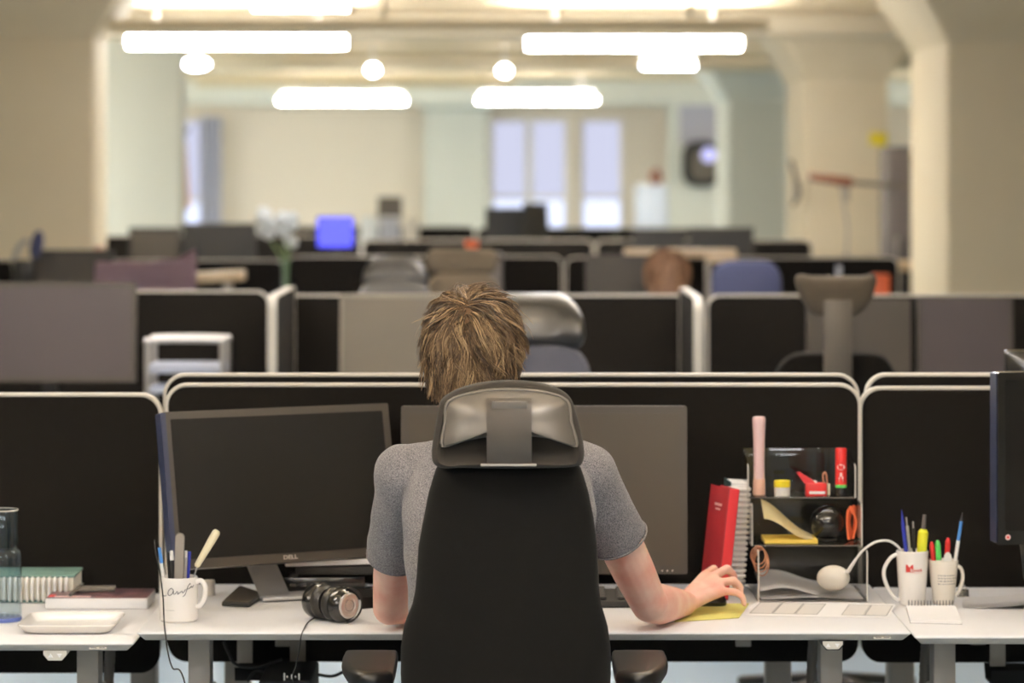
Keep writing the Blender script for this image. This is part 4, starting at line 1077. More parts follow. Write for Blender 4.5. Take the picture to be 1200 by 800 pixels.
for k in range(4):
    c = V((.5425, 6.70 + .004*k, .842 - .006*k))
    o.tube([c + V((.016*math.cos(a) + .003*k, .006*math.sin(a*2), (.020 + .003*k)*math.sin(a))) for a in [2*PI*i/24 for i in range(25)]], .0014, 6)
tag(o.build('rubber_bands', M['copper']), 'copper-coloured loops hung over the left side panel of the organiser', 'loops')
# printed strip of boxes
A, B, C_, D = onz(872, 721.5, ZM), onz(888, 703.5, ZM), onz(1049, 708, ZM), onz(1042, 724.5, ZM)
t = thing('planner_sheet', 'white paper strip printed with a row of grey boxes before the organiser', 'paper', (A + B + C_ + D) / 4)
MB().loops([[p + V((0, 0, z)) for p in (A, B, C_, D)] for z in (.0004, .0012)]).build('sheet', M['paper'], t)
def bil(u, v): return (A * (1-u) + D * u) * (1-v) + (B * (1-u) + C_ * u) * v + V((0, 0, .0016))
q = MB(); fi = MB()
for k in range(6):
    u0, u1 = .025 + k * .160, .025 + k * .160 + .150
    if k != 3:
        pts = [bil(u0, .14), bil(u1, .14), bil(u1 + .012, .86), bil(u0 + .012, .86), bil(u0, .14)]
        for a, b_ in zip(pts, pts[1:]): q.bar(a, b_, .0022 if k % 2 else .0014, .0004, 0)
        fi.loops([[p - V((0, 0, .0004 - z)) for p in pts[:4]] for z in (0, .0003)])
q.build('printed_boxes', M['grey_ink'], t)
fi.build('box_tint', mat('pale grey print', (214, 209, 202), .8), t)

# ------------------------------------------------------------------ mugs on the right desk
mc1 = V((X(1069, 6.70), 6.70, ZR)); a0, a1, ah = .0285, .0357, .1205
t = thing('pen_mug', 'tall white mug with a red square logo, holding pens and a yellow highlighter', 'mug', mc1, group='white mugs of pens on the right desk')
mug_shape(mc1, a0, a1, ah).build('mug_body', M['white_ceramic'], t)
hp_ = [(-.034, .112), (-.048, .104), (-.061, .083), (-.0625, .062), (-.053, .036), (-.040, .018), (-.029, .010)]
MB().tube(spline([mc1 + V((a, -.004, z)) for a, z in hp_], 6), .0042, 10).build('handle', M['white_ceramic'], t)
rr = a0 + (a1 - a0) * .75
q = MB(); q.prism([(x - .0058, z + .084) for x, z in rrect(.0165, .0165, .0006, 2)], -.0003, .0003, 'y'); wrap(q, mc1, rr + .0002, off=.0002); q.build('red_square', M['red_ink'], t)
q = flat_text('b', .0105, -.0012, .0805, True); wrap(q, mc1, rr, off=.0012); q.build('logo_letters', M['paper'], t)
q = flat_text('ywork', .0088, .0128, .0800, True, .86); wrap(q, mc1, rr, off=.0006); q.build('logo_word', M['red_ink'], t)
q = MB()
for k, (x, ww) in enumerate(((.008, .006), (.0145, .005), (.0198, .0035))): q.prism([(x + a, .0738 + b2) for a, b2 in rrect(ww, .0012, .0003, 2)], -.0003, .0003, 'y')
wrap(q, mc1, rr - .0006, off=.0004); q.build('logo_small_print', M['pink'], t)
g1 = 'pens in the red-logo mug'
i1 = lambda dx, dy: mc1 + V((dx, dy, .009))
pen('pen', 'dark blue pen at the left of the red-logo mug', i1(-.004, -.012), W(1056.5, 597, 6.685), .0044, (('pen_barrel', 0, .86, 1, .95, 'blue'), ('pen_tip', .86, 1, .8, .15, 'blue')), g1)
pen('pen', 'silver pen just right of the dark blue pen', i1(.004, -.01), W(1062, 606, 6.69), .0036, (('pen_barrel', 0, .9, 1, 1, 'silver_bright'), ('pen_button', .9, 1, .5, .5, 'silver')), g1)
pen('pen', 'black and silver pen left of the yellow highlighter', i1(.008, .004), W(1070, 611, 6.70), .0036, (('pen_barrel', 0, .6, 1, 1, 'silver'), ('pen_grip', .6, .92, 1.05, 1, 'black'), ('pen_button', .92, 1, .5, .5, 'silver')), g1)
t2 = pen('highlighter', 'fat yellow highlighter with a grey tip in the red-logo mug', i1(.012, -.004), W(1083.5, 603, 6.695), .0115, (('marker_barrel', 0, .80, .75, 1, 'highlighter'), ('marker_shoulder', .80, .835, 1.0, .55, 'highlighter'), ('felt_tip', .835, 1, .42, .36, 'hose')), g1, 'highlighter', 14)
mc2 = V((X(1105.5, 6.71), 6.71, ZR)); b0, b1, bh = .0235, .0328, .0985
t = thing('pen_mug', 'shorter tapered white mug with four lines of small print, holding red and green markers', 'mug', mc2, group='white mugs of pens on the right desk')
mug_shape(mc2, b0, b1, bh).build('mug_body', M['cream_ceramic'], t)
hp_ = [(.0305, .086), (.039, .078), (.042, .060), (.038, .040), (.031, .026), (.0255, .020)]
MB().tube(spline([mc2 + V((a, -.006, z)) for a, z in hp_], 6), .004, 10).build('handle', M['cream_ceramic'], t)
q = MB(); rs = random.Random(11)
for ln in range(4):
    x = -.012
    while x < .030:
        ww = rs.uniform(.0018, .006)
        q.prism([(x + ww/2 + a, .0665 - ln * .0062 + b2) for a, b2 in rrect(ww, .0021, .0004, 2)], -.0002, .0002, 'y'); x += ww + .0022
wrap(q, mc2, b0 + (b1 - b0) * .62, off=.0005); q.build('printed_lines', M['grey_ink'], t)
g2 = 'markers in the small-print mug'
i2 = lambda dx, dy: mc2 + V((dx, dy, .009))
def marker(lab, dx, dy, px, py, Y, m, r=.0052): return pen('marker', lab, i2(dx, dy), W(px, py, Y), r, (('marker_barrel', 0, .68, .8, .8, 'white'), ('marker_cap', .68, .94, 1.05, 1, m), ('cap_end', .94, 1, 1, .55, m)), g2, 'marker', 12)
marker('red marker at the left of the small-print mug', -.012, -.004, 1091.5, 634.5, 6.70, 'red')
marker('green marker between the two red ones', -.005, -.010, 1098.5, 633, 6.695, 'green', .0062)
marker('red marker right of the green one', .003, .004, 1111, 630, 6.715, 'red', .0058)
pen('pen', 'blue and white pen with a black tip leaning right in the small-print mug', i2(.012, -.006), W(1128, 600, 6.70), .0042, (('pen_barrel', 0, .68, 1, 1, 'white'), ('pen_grip', .68, .9, .9, .9, 'sky_blue'), ('pen_tip', .9, 1, .85, .2, 'ink')), g2)
p = i2(.008, -.012)
tag(MB().loops([[p + V((x, y, z)) for x, y in rrect(.018 * k, .007, .003, 3)] for k, z in ((.6, .0), (.9, .05), (1.0, .093), (.85, .101), (.35, .107))]).build('eraser', M['white']), 'pale rounded eraser in front of the right red marker', 'eraser')
# spiral pad
cor = [onz(1062, 712.5, ZR), onz(1119, 712.5, ZR), onz(1127, 731.5, ZR), onz(1067, 730, ZR)]
cc = sum(cor, V()) / 4
t = thing('spiral_pad', 'small white spiral pad lying in front of the two white mugs', 'note pad', cc)
MB().loops([[p + V((0, 0, z)) for p in cor] for z in (.0006, .0075)]).build('pages', M['paper'], t)
MB().loops([[p.lerp(cc, -.015) + V((0, 0, z)) for p in cor] for z in (.0002, .0006)]).build('back_cover', M['hose'], t)
q = MB()
for k in range(15):
    p = cor[0].lerp(cor[1], .05 + .9 * k / 14)
    q.tube([p + V((.0012 * math.cos(a), -.002 + .007 * math.cos(a), .0085 + .0088 * math.sin(a))) for a in [2*PI*i/14 for i in range(15)]], .0009, 5)
q.build('spiral_wire', M['steel_dark'], t)
p = onz(1128, 698.5, ZR)
t = thing('binder_clip', 'small black clip on the desk right of the small-print mug', 'clip', p)
MB().prism([(p.y + a, ZR + b2) for a, b2 in ((-.012, 0), (.012, 0), (.004, .016), (-.004, .016))], p.x - .013, p.x + .013, 'x').build('clip_body', M['black_gloss'], t)
for s in (-1, 1): MB().tube(spline([p + V((-.008, s*.004, .016)), p + V((-.005, s*.012, .024)), p + V((.005, s*.012, .024)), p + V((.008, s*.004, .016))], 5), .001, 6).build('wire_handle', M['silver'], t)
for k, lab in enumerate(('lowest sheet of the papers by the edge-on monitor', 'middle sheet of the papers by the edge-on monitor', 'uppermost curled sheet of the papers by the edge-on monitor')):
    g = []
    for j in range(9):
        u = j / 8
        g.append([V((.985 + .30*u + .02*v, 6.64 + .10*v + .03*k*.3 - .05*u, ZR + .002 + .0025*k + .055*u*u)) for v in (0, .4, .8, 1.2)])
    tag(MB().sheet(g, .001).build('paper_sheet', M['paper']), lab, 'paper', 'papers by the edge-on monitor')

# ------------------------------------------------------------------ left desk
p = V((X(3, 6.56), 6.56, ZL))
t = thing('glass_carafe', 'clear glass carafe with an upturned tumbler at the left edge', 'carafe', p)
MB().lathe([(0, .006), (.040, .006), (.0415, .01), (.0415, .135), (.038, .150), (.030, .157), (.029, .165), (.027, .165), (.028, .155), (.036, .148), (.0395, .134), (.0395, .014), (0, .014)], 40, Matrix.Translation(p)).build('carafe_body', M['glass'], t)
MB().lathe([(0, 0), (.0395, 0), (.0415, .003), (.0412, .009), (0, .009)], 40, Matrix.Translation(p)).build('glass_foot', M['glass_blue'], t)
MB().lathe([(.0345, .160), (.0335, .235), (.031, .240), (0, .240), (0, .236), (.030, .236), (.0318, .232), (.0328, .160)], 40, Matrix.Translation(p)).build('tumbler', M['glass'], t)
MB().lathe([(.0335, .2375), (.0345, .239), (.0335, .2405), (.0325, .239)], 40, Matrix.Translation(p), cyc=True).build('rim', M['silver_bright'], t)
t = thing('book', 'thick comb-bound book with a grey-green cover lying behind the carafe', 'book', (X(36, 6.9), 6.9, ZL))
x0, x1, yf, yb = X(-20, 6.84), X(88, 6.84), 6.83, 6.97
MB().box(((x0+x1)/2, (yf+yb)/2, ZL + .031), (x1-x0 - .006, yb-yf - .006, .050), bev=.001).build('page_block', M['pages'], t)
MB().box(((x0+x1)/2, (yf+yb)/2, ZL + .0595), (x1-x0, yb-yf, .006), (0, 0, 0), .0015).build('cover', M['green_cover'], t)
MB().box(((x0+x1)/2, (yf+yb)/2, ZL + .003), (x1-x0, yb-yf, .005), bev=.001).build('cover', M['green_cover'], t)
q = MB()
for k in range(15):
    x = x0 + .012 + k * (x1 - x0 - .03) / 14
    q.tube(spline([(x, yf + .006, ZL + .058), (x, yf - .006, ZL + .05), (x, yf - .009, ZL + .032), (x, yf - .005, ZL + .010), (x, yf + .006, ZL + .004)], 4), .0038, 8)
q.build('comb_spine', M['white'], t)
t = thing('magazine_stack', 'white-edged magazine with a dark pictured cover lying left of the pens', 'magazine', (X(115, 6.78), 6.78, ZL))
x0, x1 = X(54, 6.74), X(174, 6.74)
MB().box(((x0+x1)/2, 6.80, ZL + .0125), (x1-x0, .15, .024), bev=.003).build('page_block', M['paper'], t)
MB().box(((x0+x1)/2, 6.801, ZL + .0258), (x1-x0 - .004, .146, .002), bev=.0005).build('cover', M['magazine'], t)
MB().box((x0 + .052, 6.739, ZL + .0262), (.094, .02, .0022), bev=.0003).build('cover_strip', M['pink'], t)
MB().box((x0 + .012, 6.75, ZL + .0265), (.014, .04, .0022), bev=.0003).build('cover_corner', M['red'], t)
pen('pen', 'thick grey pen lying across the left end of the magazine', V((X(82, 6.73), 6.735, ZL + .031)), V((X(93, 6.80), 6.86, ZL + .040)), .0042, (('pen_barrel', 0, .8, 1, 1, 'hose'), ('pen_tip', .8, 1, .8, .3, 'silver')), None)
tag(MB().box((X(112, 6.83), 6.83, ZL + .032), (.09, .05, .009), (0, 0, .1), .003).build('notebook', M['hose']), 'small grey booklet lying on the magazine', 'notebook')
A, B = onz(18, 744, ZL), onz(135, 744, ZL)
cx_, cy_ = (A.x + B.x)/2, 6.445
t = MB()
def pr(w_, d_, z): return [(cx_ + x, cy_ + y, ZL + z) for x, y in rrect(w_, d_, .022, 6)]
wd_, dp_ = .205, .20
t.loops([pr(wd_ - .045, dp_ - .045, .001), pr(wd_ - .02, dp_ - .02, .006), pr(wd_, dp_, .019), pr(wd_ - .003, dp_ - .003, .021), pr(wd_ - .008, dp_ - .008, .019), pr(wd_ - .03, dp_ - .03, .007), pr(wd_ - .05, dp_ - .05, .005)])
tag(t.build('plate', M['white_ceramic'], ang=50), 'empty white rectangular plate near the front of the left desk', 'plate')

# ------------------------------------------------------------------ under the desks
def tray(xa, xb, z, lab):
    t = thing('cable_tray', lab, 'cable tray', ((xa+xb)/2, 6.9, z - .17), group='cable trays under the nearest desks')
    for x in (xa, xb): MB().box((x, 6.88, z - .0185 - .073), (.035, .006, .146), bev=.001).build('bracket', M['steel'], t)
    MB().sheet([[(xa - .02 + (xb - xa + .04) * u, y, zz) for y, zz in ((6.84, z - .168), (6.85, z - .20), (6.93, z - .20), (6.95, z - .168))] for u in (0, 1)], .003).build('basket', M['black_matte'], t)
tray(X(287, 6.88), X(349, 6.88), ZM, 'dark cable tray on two grey brackets under the left half of the man\'s desk')
tray(X(1169, 6.88), X(1230, 6.88), ZR, 'dark cable tray on grey brackets under the right desk')
Y = 6.62
t = thing('computer_tower', 'black computer box with pale marks under the man\'s desk, behind the hanging cord', 'computer', (X(334, Y), Y + .12, 0))
MB().box((X(334, Y), Y + .13, .30), (.115, .26, .56), bev=.006).build('case', M['black_matte'], t)
MB().box((X(334, Y), Y - .002, .30), (.105, .01, .53), bev=.003).build('front_panel', M['black_gloss'], t)
q = MB()
for dx, hh in ((-.012, .016), (-.006, .004), (.004, .010), (.012, .004), (.020, .014)): q.box((X(340, Y) + dx, Y - .0075, Z(792, Y)), (.003, .001, hh), bev=0)
q.build('front_marks', M['silver_bright'], t)
for k, (x, z) in enumerate(((-.04, .01), (.04, .01))): MB().box((X(334, Y) + x, Y + .13, z), (.02, .24, .02), bev=.003).build('foot', M['black'], t)
for k, (px, Y, r, lab, m) in enumerate(((951, 6.78, .011, 'grey ribbed cable hose beside the right leg of the man\'s desk', 'hose'), (127, 6.75, .011, 'grey cable hose beside the leg of the left desk', 'hose'), (1084, 6.78, .013, 'grey cable hose left of the right desk leg', 'hose'))):
    zt_ = (ZM, ZL, ZR)[k] - .025
    x = X(px, Y)
    pts = spline([V((x - .008, Y, zt_)), V((x + .004, Y, zt_ - .05)), V((x, Y, zt_ - .15)), V((x, Y + .01, .4)), V((x + .02, Y + .02, .05))], 14)
    o = MB().tube(pts, r, 10, [r * (1 + .10 * (i % 2)) for i in range(len(pts))]).build('cable_hose', M[m]); tag(o, lab, 'cable hose', 'cable hoses by the desk legs')
for k, (pts, lab) in enumerate(((((262, 752), (268, 765), (276, 778), (300, 782), (330, 772)), 'black cable looping under the left monitor side of the desk'),
                              (((290, 798), (300, 786), (312, 792), (300, 806)), 'short black cable loop left of the computer box'),
                              (((372, 790), (390, 792), (412, 784), (440, 790)), 'black cable running right of the computer box towards the chair'))):
    tag(MB().tube(spline([W(a, b_, 6.80 + .02*k) for a, b_ in pts], 8), .0035, 8).build('cable', M['rubber']), lab, 'cable', 'black cables under the man\'s desk')

# ------------------------------------------------------------------ the man's chair
ch = thing('office_chair', 'black high-backed office chair with headrest that the man sits on', 'chair', (-.01, 5.85, 0))
S = 635.7
prof = [(543.0, 60, 596), (543.6, 74, 596), (546, 81.5, 596), (551, 85.5, 596), (561, 89, 596), (580, 94.5, 596), (610, 100.6, 596), (645, 106, 595), (680, 108, 594.7), (700, 109.5, 594.2), (715, 112.3, 593.7), (728, 117, 593), (742, 121.5, 592.5), (768, 125, 592.6), (800, 125.5, 592.6), (850, 123, 592.6), (900, 115, 592.6), (925, 100, 592.6), (932, 80, 592.6)]
L = []
for i, (py, hw, cx) in enumerate(prof):
    z = CZ - (py - CY) / S; yc = 5.625 + .09 * (1.15 - z)
    f = {0: .25, 1: .5, 2: .72, 3: .88}.get(i, 1.0); f = {17: .6, 18: .3}.get(i, f)
    ring = []
    for k in range(48):
        a = 2*PI*k/48
        ca, sa = math.cos(a), math.sin(a)
        x = abs(ca) ** .62 * math.copysign(1, ca) * hw / S; y = abs(sa) ** .8 * math.copysign(1, sa) * .048 * f
        ring.append(((cx - 600) / S + x, yc + y + 1.1 * x * x, z))
    L.append(ring)
MB().loops(L).build('backrest', M['chair_fabric'], ch, ang=60)
def pxs(pts, Y): return [(X(a, Y), Z(b_, Y)) for a, b_ in pts]
def closed(pts, n=5):
    P = [V((a, b_, 0)) for a, b_ in pts]; out = []
    N = len(P)
    for i in range(N):
        a, b_, c, d = P[i-1], P[i], P[(i+1) % N], P[(i+2) % N]
        for k in range(n):
            t = k / n
            out.append(.5 * ((2*b_) + (-a + c)*t + (2*a - 5*b_ + 4*c - d)*t*t + (-a + 3*b_ - 3*c + d)*t**3))
    return [(p.x, p.y) for p in out]
YH = 5.56
hr = closed(pxs([(517, 470), (535, 458), (565, 449.5), (598, 447), (630, 449.5), (652, 456), (667, 466), (674, 480), (681, 505), (685, 530), (682, 544), (674, 547), (655, 548), (630, 548), (598, 548), (565, 548), (537, 548), (520, 549), (508, 544), (505.5, 530), (509, 505), (513, 482)], YH))
def hbend(c): return V((c.x, c.y + 1.25 * (c.x + .005) ** 2 + .22 * (c.z - 1.235), c.z))
pad = MB().pillow(hr, [(.024, .012), (.011, .001), (.003, .006), (0, .016), (0, .04), (.006, .058), (.02, .068), (.05, .072)], Matrix.Translation((0, 5.555, 0)))
pad.warp(hbend); hpad = pad.build('headrest_pad', M['chair_rim'], ch, ang=60)
sh = closed(pxs([(524, 470), (560, 457.5), (598, 454.5), (637, 458), (666, 469.5), (671.5, 495), (677, 523.5), (650, 514.5), (622, 510.5), (597, 509), (570, 511.5), (545, 516.5), (517, 523.5), (519.5, 496)], YH), 4)
sm = MB().pillow(sh, [(.0, .014), (.0, -.001), (.002, -.003), (.0045, -.003), (.0055, -.001), (.0065, -.002), (.012, -.0055), (.02, -.010), (.032, -.0155), (.05, -.0205), (.075, -.024), (.1, -.0245)], Matrix.Translation((0, 5.555, 0)))
sm.warp(hbend); sm.build('headrest_shell', M['shell'], ch, ang=30)
# bracket strip
bp = [(5.560, 466.5), (5.534, 468.5), (5.527, 474), (5.521, 490), (5.518, 505), (5.520, 520), (5.530, 534), (5.540, 545)]
g = []
for yy, py in bp:
    g.append([(X(570.5, 5.54) + (X(623, 5.54) - X(570.5, 5.54)) * u, yy + .25 * (u - .5) ** 2 * .06, Z(py, 5.54)) for u in (0, .25, .5, .75, 1)])
br = MB().sheet(g, .006).build('headrest_bracket', M['bracket'], ch, ang=50)
MB().box((X(597, 5.54), 5.5255, Z(473.5, 5.54)), (.064, .004, .014), (.3, 0, 0), .001).build('bracket_latch', M['bracket'], br)
MB().box((X(596, 5.54), 5.548, Z(544.5, 5.54)), (.102, .03, .004), bev=.0015).build('bracket_flange', M['steel'], br)
for s, cx in ((-1, X(432, 6.02)), (1, X(751, 6.02))):
    out = [(s * .056, .13), (s * .046, .155), (-s * .042, .155), (-s * .053, .12), (-s * .055, -.10), (-s * .046, -.135), (-s * .01, -.15), (s * .022, -.13), (s * .044, -.06), (s * .056, .03)]
    out = closed(out, 4)
    def pr2(k, z): return [(cx + x * k, 6.03 + y * (1 - (1 - k) * .5), z) for x, y in out]
    ar = MB().loops([pr2(.45, .678), pr2(.86, .682), pr2(.98, .692), pr2(1.0, .700), pr2(.97, .710), pr2(.90, .7145), pr2(.7, .716), pr2(.35, .7165)]).build('arm_pad', M['arm_black'], ch, ang=60)
    MB().tube(spline([(cx, 6.0, .685), (cx, 5.98, .60), (cx * .92, 5.95, .47), (cx * .6, 5.93, .43)], 6), .018, 10).build('arm_post', M['black'], ch)
MB().loops([[(-.01 + x, 5.95 + y, z) for x, y in rrect(.50 - e, .50 - e, .11, 6)] for e, z in ((.1, .40), (.01, .42), (0, .46), (.03, .495), (.12, .505))]).build('seat', M['chair_fabric'], ch)
MB().tube(spline([(-.01, 5.93, .39), (-.01, 5.78, .41), (-.01, 5.715, .50), (-.01, 5.69, .62)], 6), .022, 10).build('back_support', M['black'], ch)
MB().cone((-.01, 5.93, .12), (-.01, 5.93, .41), .03).build('gas_column', M['black'], ch)
for k in range(5):
    a = 2*PI*k/5 + .3
    e = V((-.01 + .31*math.cos(a), 5.93 + .31*math.sin(a), .078))
    lg = MB().bar((-.01, 5.93, .11), e, .05, .032, .006).build('star_leg', M['black'], ch)
    n = V((-math.sin(a), math.cos(a), 0)) * .022
    MB().cone(V((e.x, e.y, .031)) - n, V((e.x, e.y, .031)) + n, .031).build('caster', M['black'], lg)
# ------------------------------------------------------------------ people
def hair_mat(name, c0, c1, c2):
    m = bpy.data.materials.new(name); m.use_nodes = True
    nt = m.node_tree; b = nt.nodes['Principled BSDF']
    at = nt.nodes.new('ShaderNodeAttribute'); at.attribute_name = 'strand'
    r = nt.nodes.new('ShaderNodeValToRGB')
    r.color_ramp.elements[0].color = rgb(c0); r.color_ramp.elements[1].color = rgb(c2)
    e = r.color_ramp.elements.new(.5); e.color = rgb(c1)
    nt.links.new(at.outputs['Fac'], r.inputs['Fac']); nt.links.new(r.outputs['Color'], b.inputs['Base Color'])
    b.inputs['Roughness'].default_value = .42; b.inputs['Specular IOR Level'].default_value = .45
    return m
def strands(name, m, parent, C, rad, crown, locks, per, seed, length=(.09, .15), lift=(.06, .26), r=.0011, grav=.55, region=None, steps=11, spread=.011, wave=.005, flick=.0, floor=None):
    """tufts: every lock is a bundle of fine strands that gathers towards its tip"""
    rs = random.Random(seed)
    verts, faces, val = [], [], []
    C = V(C); crown = V(crown).normalized(); made = 0
    while made < locks:
        d = V((rs.gauss(0, 1), rs.gauss(0, 1), rs.gauss(0, 1))).normalized()
        if not region(d, rs): continue
        made += 1
        n0 = noise.noise(d * 2.6 + V((seed, 0, 0))); n1 = noise.noise(d * 5.3 + V((0, seed, 0)))
        L = rs.uniform(*length); lf = rs.uniform(*lift); u = d.copy()
        ph = rs.uniform(0, 6.28); wv = rs.uniform(.3, 1.0) * wave; fq = rs.uniform(5, 9); swirl = .9 * n0 + rs.gauss(0, .32)
        fl = max(0, rs.gauss(.4, .5)) * flick
        G = []
        for i in range(steps):
            s = i / (steps - 1)
            h = 1.0 + lf * (s ** .7) * (1 - .25 * s) + fl * s ** 3
            side = u.cross(V((0, 0, 1)))
            side = side.normalized() if side.length > 1e-4 else V((1, 0, 0))
            p = C + V((u.x * rad[0] * h, u.y * rad[1] * h, u.z * rad[2] * h)) + side * (wv * s * math.sin(ph + s * fq)) + u * (wv * .6 * s * math.cos(ph * 1.7 + s * fq))
            G.append((p, side, u.copy()))
            tg = (u - crown); tg = tg - u * tg.dot(u)
            tg = tg.normalized() if tg.length > 1e-4 else u.orthogonal()
            g = V((0, 0, -1)); g = g - u * g.dot(u)
            t_ = tg + g * grav * (.4 + s) + u.cross(crown) * swirl
            if t_.length < 1e-5: t_ = tg
            u = (u + t_.normalized() * (L / (steps - 1) / ((rad[0] + rad[2]) / 2))).normalized()
        kmax = 1.0
        if floor:
            for i, gq in enumerate(G):
                if gq[0].z < floor(gq[0]): kmax = max(.15, i / (steps - 1)); break
        tone = .5 + .5 * n1 + rs.gauss(0, .14)
        for q in range(per):
            a0 = rs.uniform(0, 6.28); rr0 = math.sqrt(rs.random()) * spread
            cut = rs.uniform(.72, 1.0) * kmax; stray = rs.gauss(0, .0022)
            sh = min(1, max(0, tone + rs.gauss(0, .13)))
            base = len(verts); P = []
            for i in range(steps):
                s = i / (steps - 1) * cut; k = s * (steps - 1); i0 = min(int(k), steps - 2); f = k - i0
                p = G[i0][0].lerp(G[i0+1][0], f); sd = G[i0][1]; uu = G[i0][2]
                w_ = rr0 * (1 - .72 * s)
                P.append(p + sd * (w_ * math.cos(a0 + 1.2 * s) + stray * s * 2) + uu * (w_ * .55 * math.sin(a0 + 1.2 * s) + abs(stray) * s * 1.5))
            for i, p in enumerate(P):
                dv = P[min(i+1, steps-1)] - P[max(i-1, 0)]; dv = dv.normalized() if dv.length > 1e-9 else V((0, 0, 1))
                a = dv.orthogonal().normalized(); b2 = dv.cross(a)
                rr = r * (1 - .75 * (i / (steps - 1)) ** 2)
                for k in range(3):
                    an = 2*PI*k/3
                    verts.append(p + (a * math.cos(an) + b2 * math.sin(an)) * rr); val.append(sh)
            for i in range(steps - 1):
                for k in range(3):
                    faces.append((base + i*3 + k, base + i*3 + (k+1) % 3, base + i*3 + 3 + (k+1) % 3, base + i*3 + 3 + k))
    iv = wm(parent).inverted()
    me = bpy.data.meshes.new(name); me.from_pydata([iv @ v for v in verts], [], faces)
    at = me.attributes.new('strand', 'FLOAT', 'POINT'); at.data.foreach_set('value', val)
    for p in me.polygons: p.use_smooth = True
    me.materials.append(m)
    o = bpy.data.objects.new(name, me); o.parent = parent; col.objects.link(o)
    return o

def ring(cx, cy, z, hw, hd, n=32, e=.82):
    o = []
    for k in range(n):
        a = 2*PI*k/n; c, s = math.cos(a), math.sin(a)
        o.append((cx + math.copysign(abs(c) ** e, c) * hw, cy + math.copysign(abs(s) ** e, s) * hd, z))
    return o

man = thing('person', 'person with tousled light brown hair and grey t-shirt seated with back to the camera', 'person', (-.01, 5.9, 0))
HC = V((-.078, 6.075, 1.322))
SL, EL, WL = V((-.212, 6.05, 1.083)), V((-.252, 6.275, .787)), V((-.16, 6.50, .782))
SR, ER, WR = V((.150, 6.09, 1.083)), V((.283, 6.262, .796)), V((.366, 6.475, .767))
b = MB()
# head, jaw, nose, ears
b.ball(HC + V((0, -.005, .02)), (.077, .094, .098), 28)
b.ball(HC + V((0, .035, -.045)), (.060, .062, .072), 24)
b.ball(HC + V((0, .082, -.092)), (.026, .022, .024), 16)
chain(b, [(HC + V((0, .088, .012)), .010), (HC + V((0, .104, -.022)), .013)], 12)
for s in (-1, 1):
    b.ball(HC + V((s * .014, .098, -.028)), .008, 10)
    b.ball(HC + V((s * .079, -.002, -.012)), (.011, .018, .031), 14, (0, s * .25, 0))
    b.ball(HC + V((s * .079, .004, -.036)), (.008, .011, .013), 12)
    b.ball(HC + V((s * .032, .083, .028)), (.024, .014, .008), 12)
    b.ball(HC + V((s * .038, .074, -.028)), (.022, .02, .018), 12)
b.ball(HC + V((0, .092, -.062)), (.022, .010, .006), 12)
b.ball(HC + V((0, .089, -.071)), (.019, .011, .006), 12)
chain(b, [(V((-.045, 6.035, 1.13)), .062), (HC + V((.006, -.012, -.09)), .056)], 20)
# trunk
chain(b, [(V((-.06, 6.03, 1.10)), .075), (V((-.02, 6.0, .98)), .10), (V((-.01, 5.91, .82)), .10), (V((0, 5.86, .66)), .105)], 20)
for s, S_ in ((-1, SL), (1, SR)):
    chain(b, [(V((-.03, 6.035, 1.11)), .06), (S_ - V((s*.02, 0, .005)), .048)], 16)
    chain(b, [(V((-.02 + s*.08, 6.0, 1.0)), .085), (V((s*.075, 5.9, .75)), .085), (V((s*.08, 5.86, .62)), .095)], 16)
# arms
chain(b, [(SL, .048), (SL.lerp(EL, .35), .047), (SL.lerp(EL, .75), .043), (EL, .036)], 18)
chain(b, [(EL, .036), (EL.lerp(WL, .25), .041), (EL.lerp(WL, .65), .033), (WL, .026)], 18)
chain(b, [(SR, .048), (SR.lerp(ER, .35), .047), (SR.lerp(ER, .75), .044), (ER, .038)], 18)
chain(b, [(ER, .038), (ER.lerp(WR, .28), .043), (ER.lerp(WR, .65), .036), (WR, .0275)], 18)
b.ball(ER + V((.010, -.012, .004)), .029, 14)
# hands: palm mass plus five separate, bent fingers
def hand(b, wrist, mcps, fingers, thumb, th=.0125):
    ctr = sum(mcps, V()) / 4
    for m_ in mcps:
        chain(b, [(wrist + (m_ - ctr) * .32, .0150), (wrist.lerp(m_, .55) , .0145), (m_, .0112)], 12)
    for a, c in zip(mcps, mcps[1:]):
        chain(b, [(a.lerp(c, .5), .0095), (wrist.lerp(a.lerp(c, .5), .5), .013)], 10)
    for m_, f, k in zip(mcps, fingers, (1, 1.04, 1, .88)):
        rr = (.0102, .0092, .0085, .0070)
        chain(b, [(p, r * k) for p, r in zip([m_] + f, rr)], 12)
    chain(b, [(p, r) for p, r in zip(thumb, (.0155, .0128, .0105, .0085))], 12)
zt = ZM
# right hand, palm down over the mouse, fingers reaching to the right and bending down
mR = [V((.418, 6.590, .812)), V((.436, 6.574, .811)), V((.447, 6.553, .801)), V((.452, 6.530, .786))]
fR = [[V((.440, 6.625, .822)), V((.450, 6.640, .804)), V((.452, 6.645, .784))],
      [V((.467, 6.598, .826)), V((.482, 6.606, .810)), V((.484, 6.607, .789))],
      [V((.480, 6.565, .804)), V((.493, 6.570, .790)), V((.494, 6.570, .772))],
      [V((.482, 6.528, .784)), V((.496, 6.527, .774)), V((.499, 6.527, .758))]]
hand(b, WR, mR, fR, [WR + V((.012, .022, .004)), V((.398, 6.545, .780)), V((.418, 6.592, .770)), V((.432, 6.612, .762))])
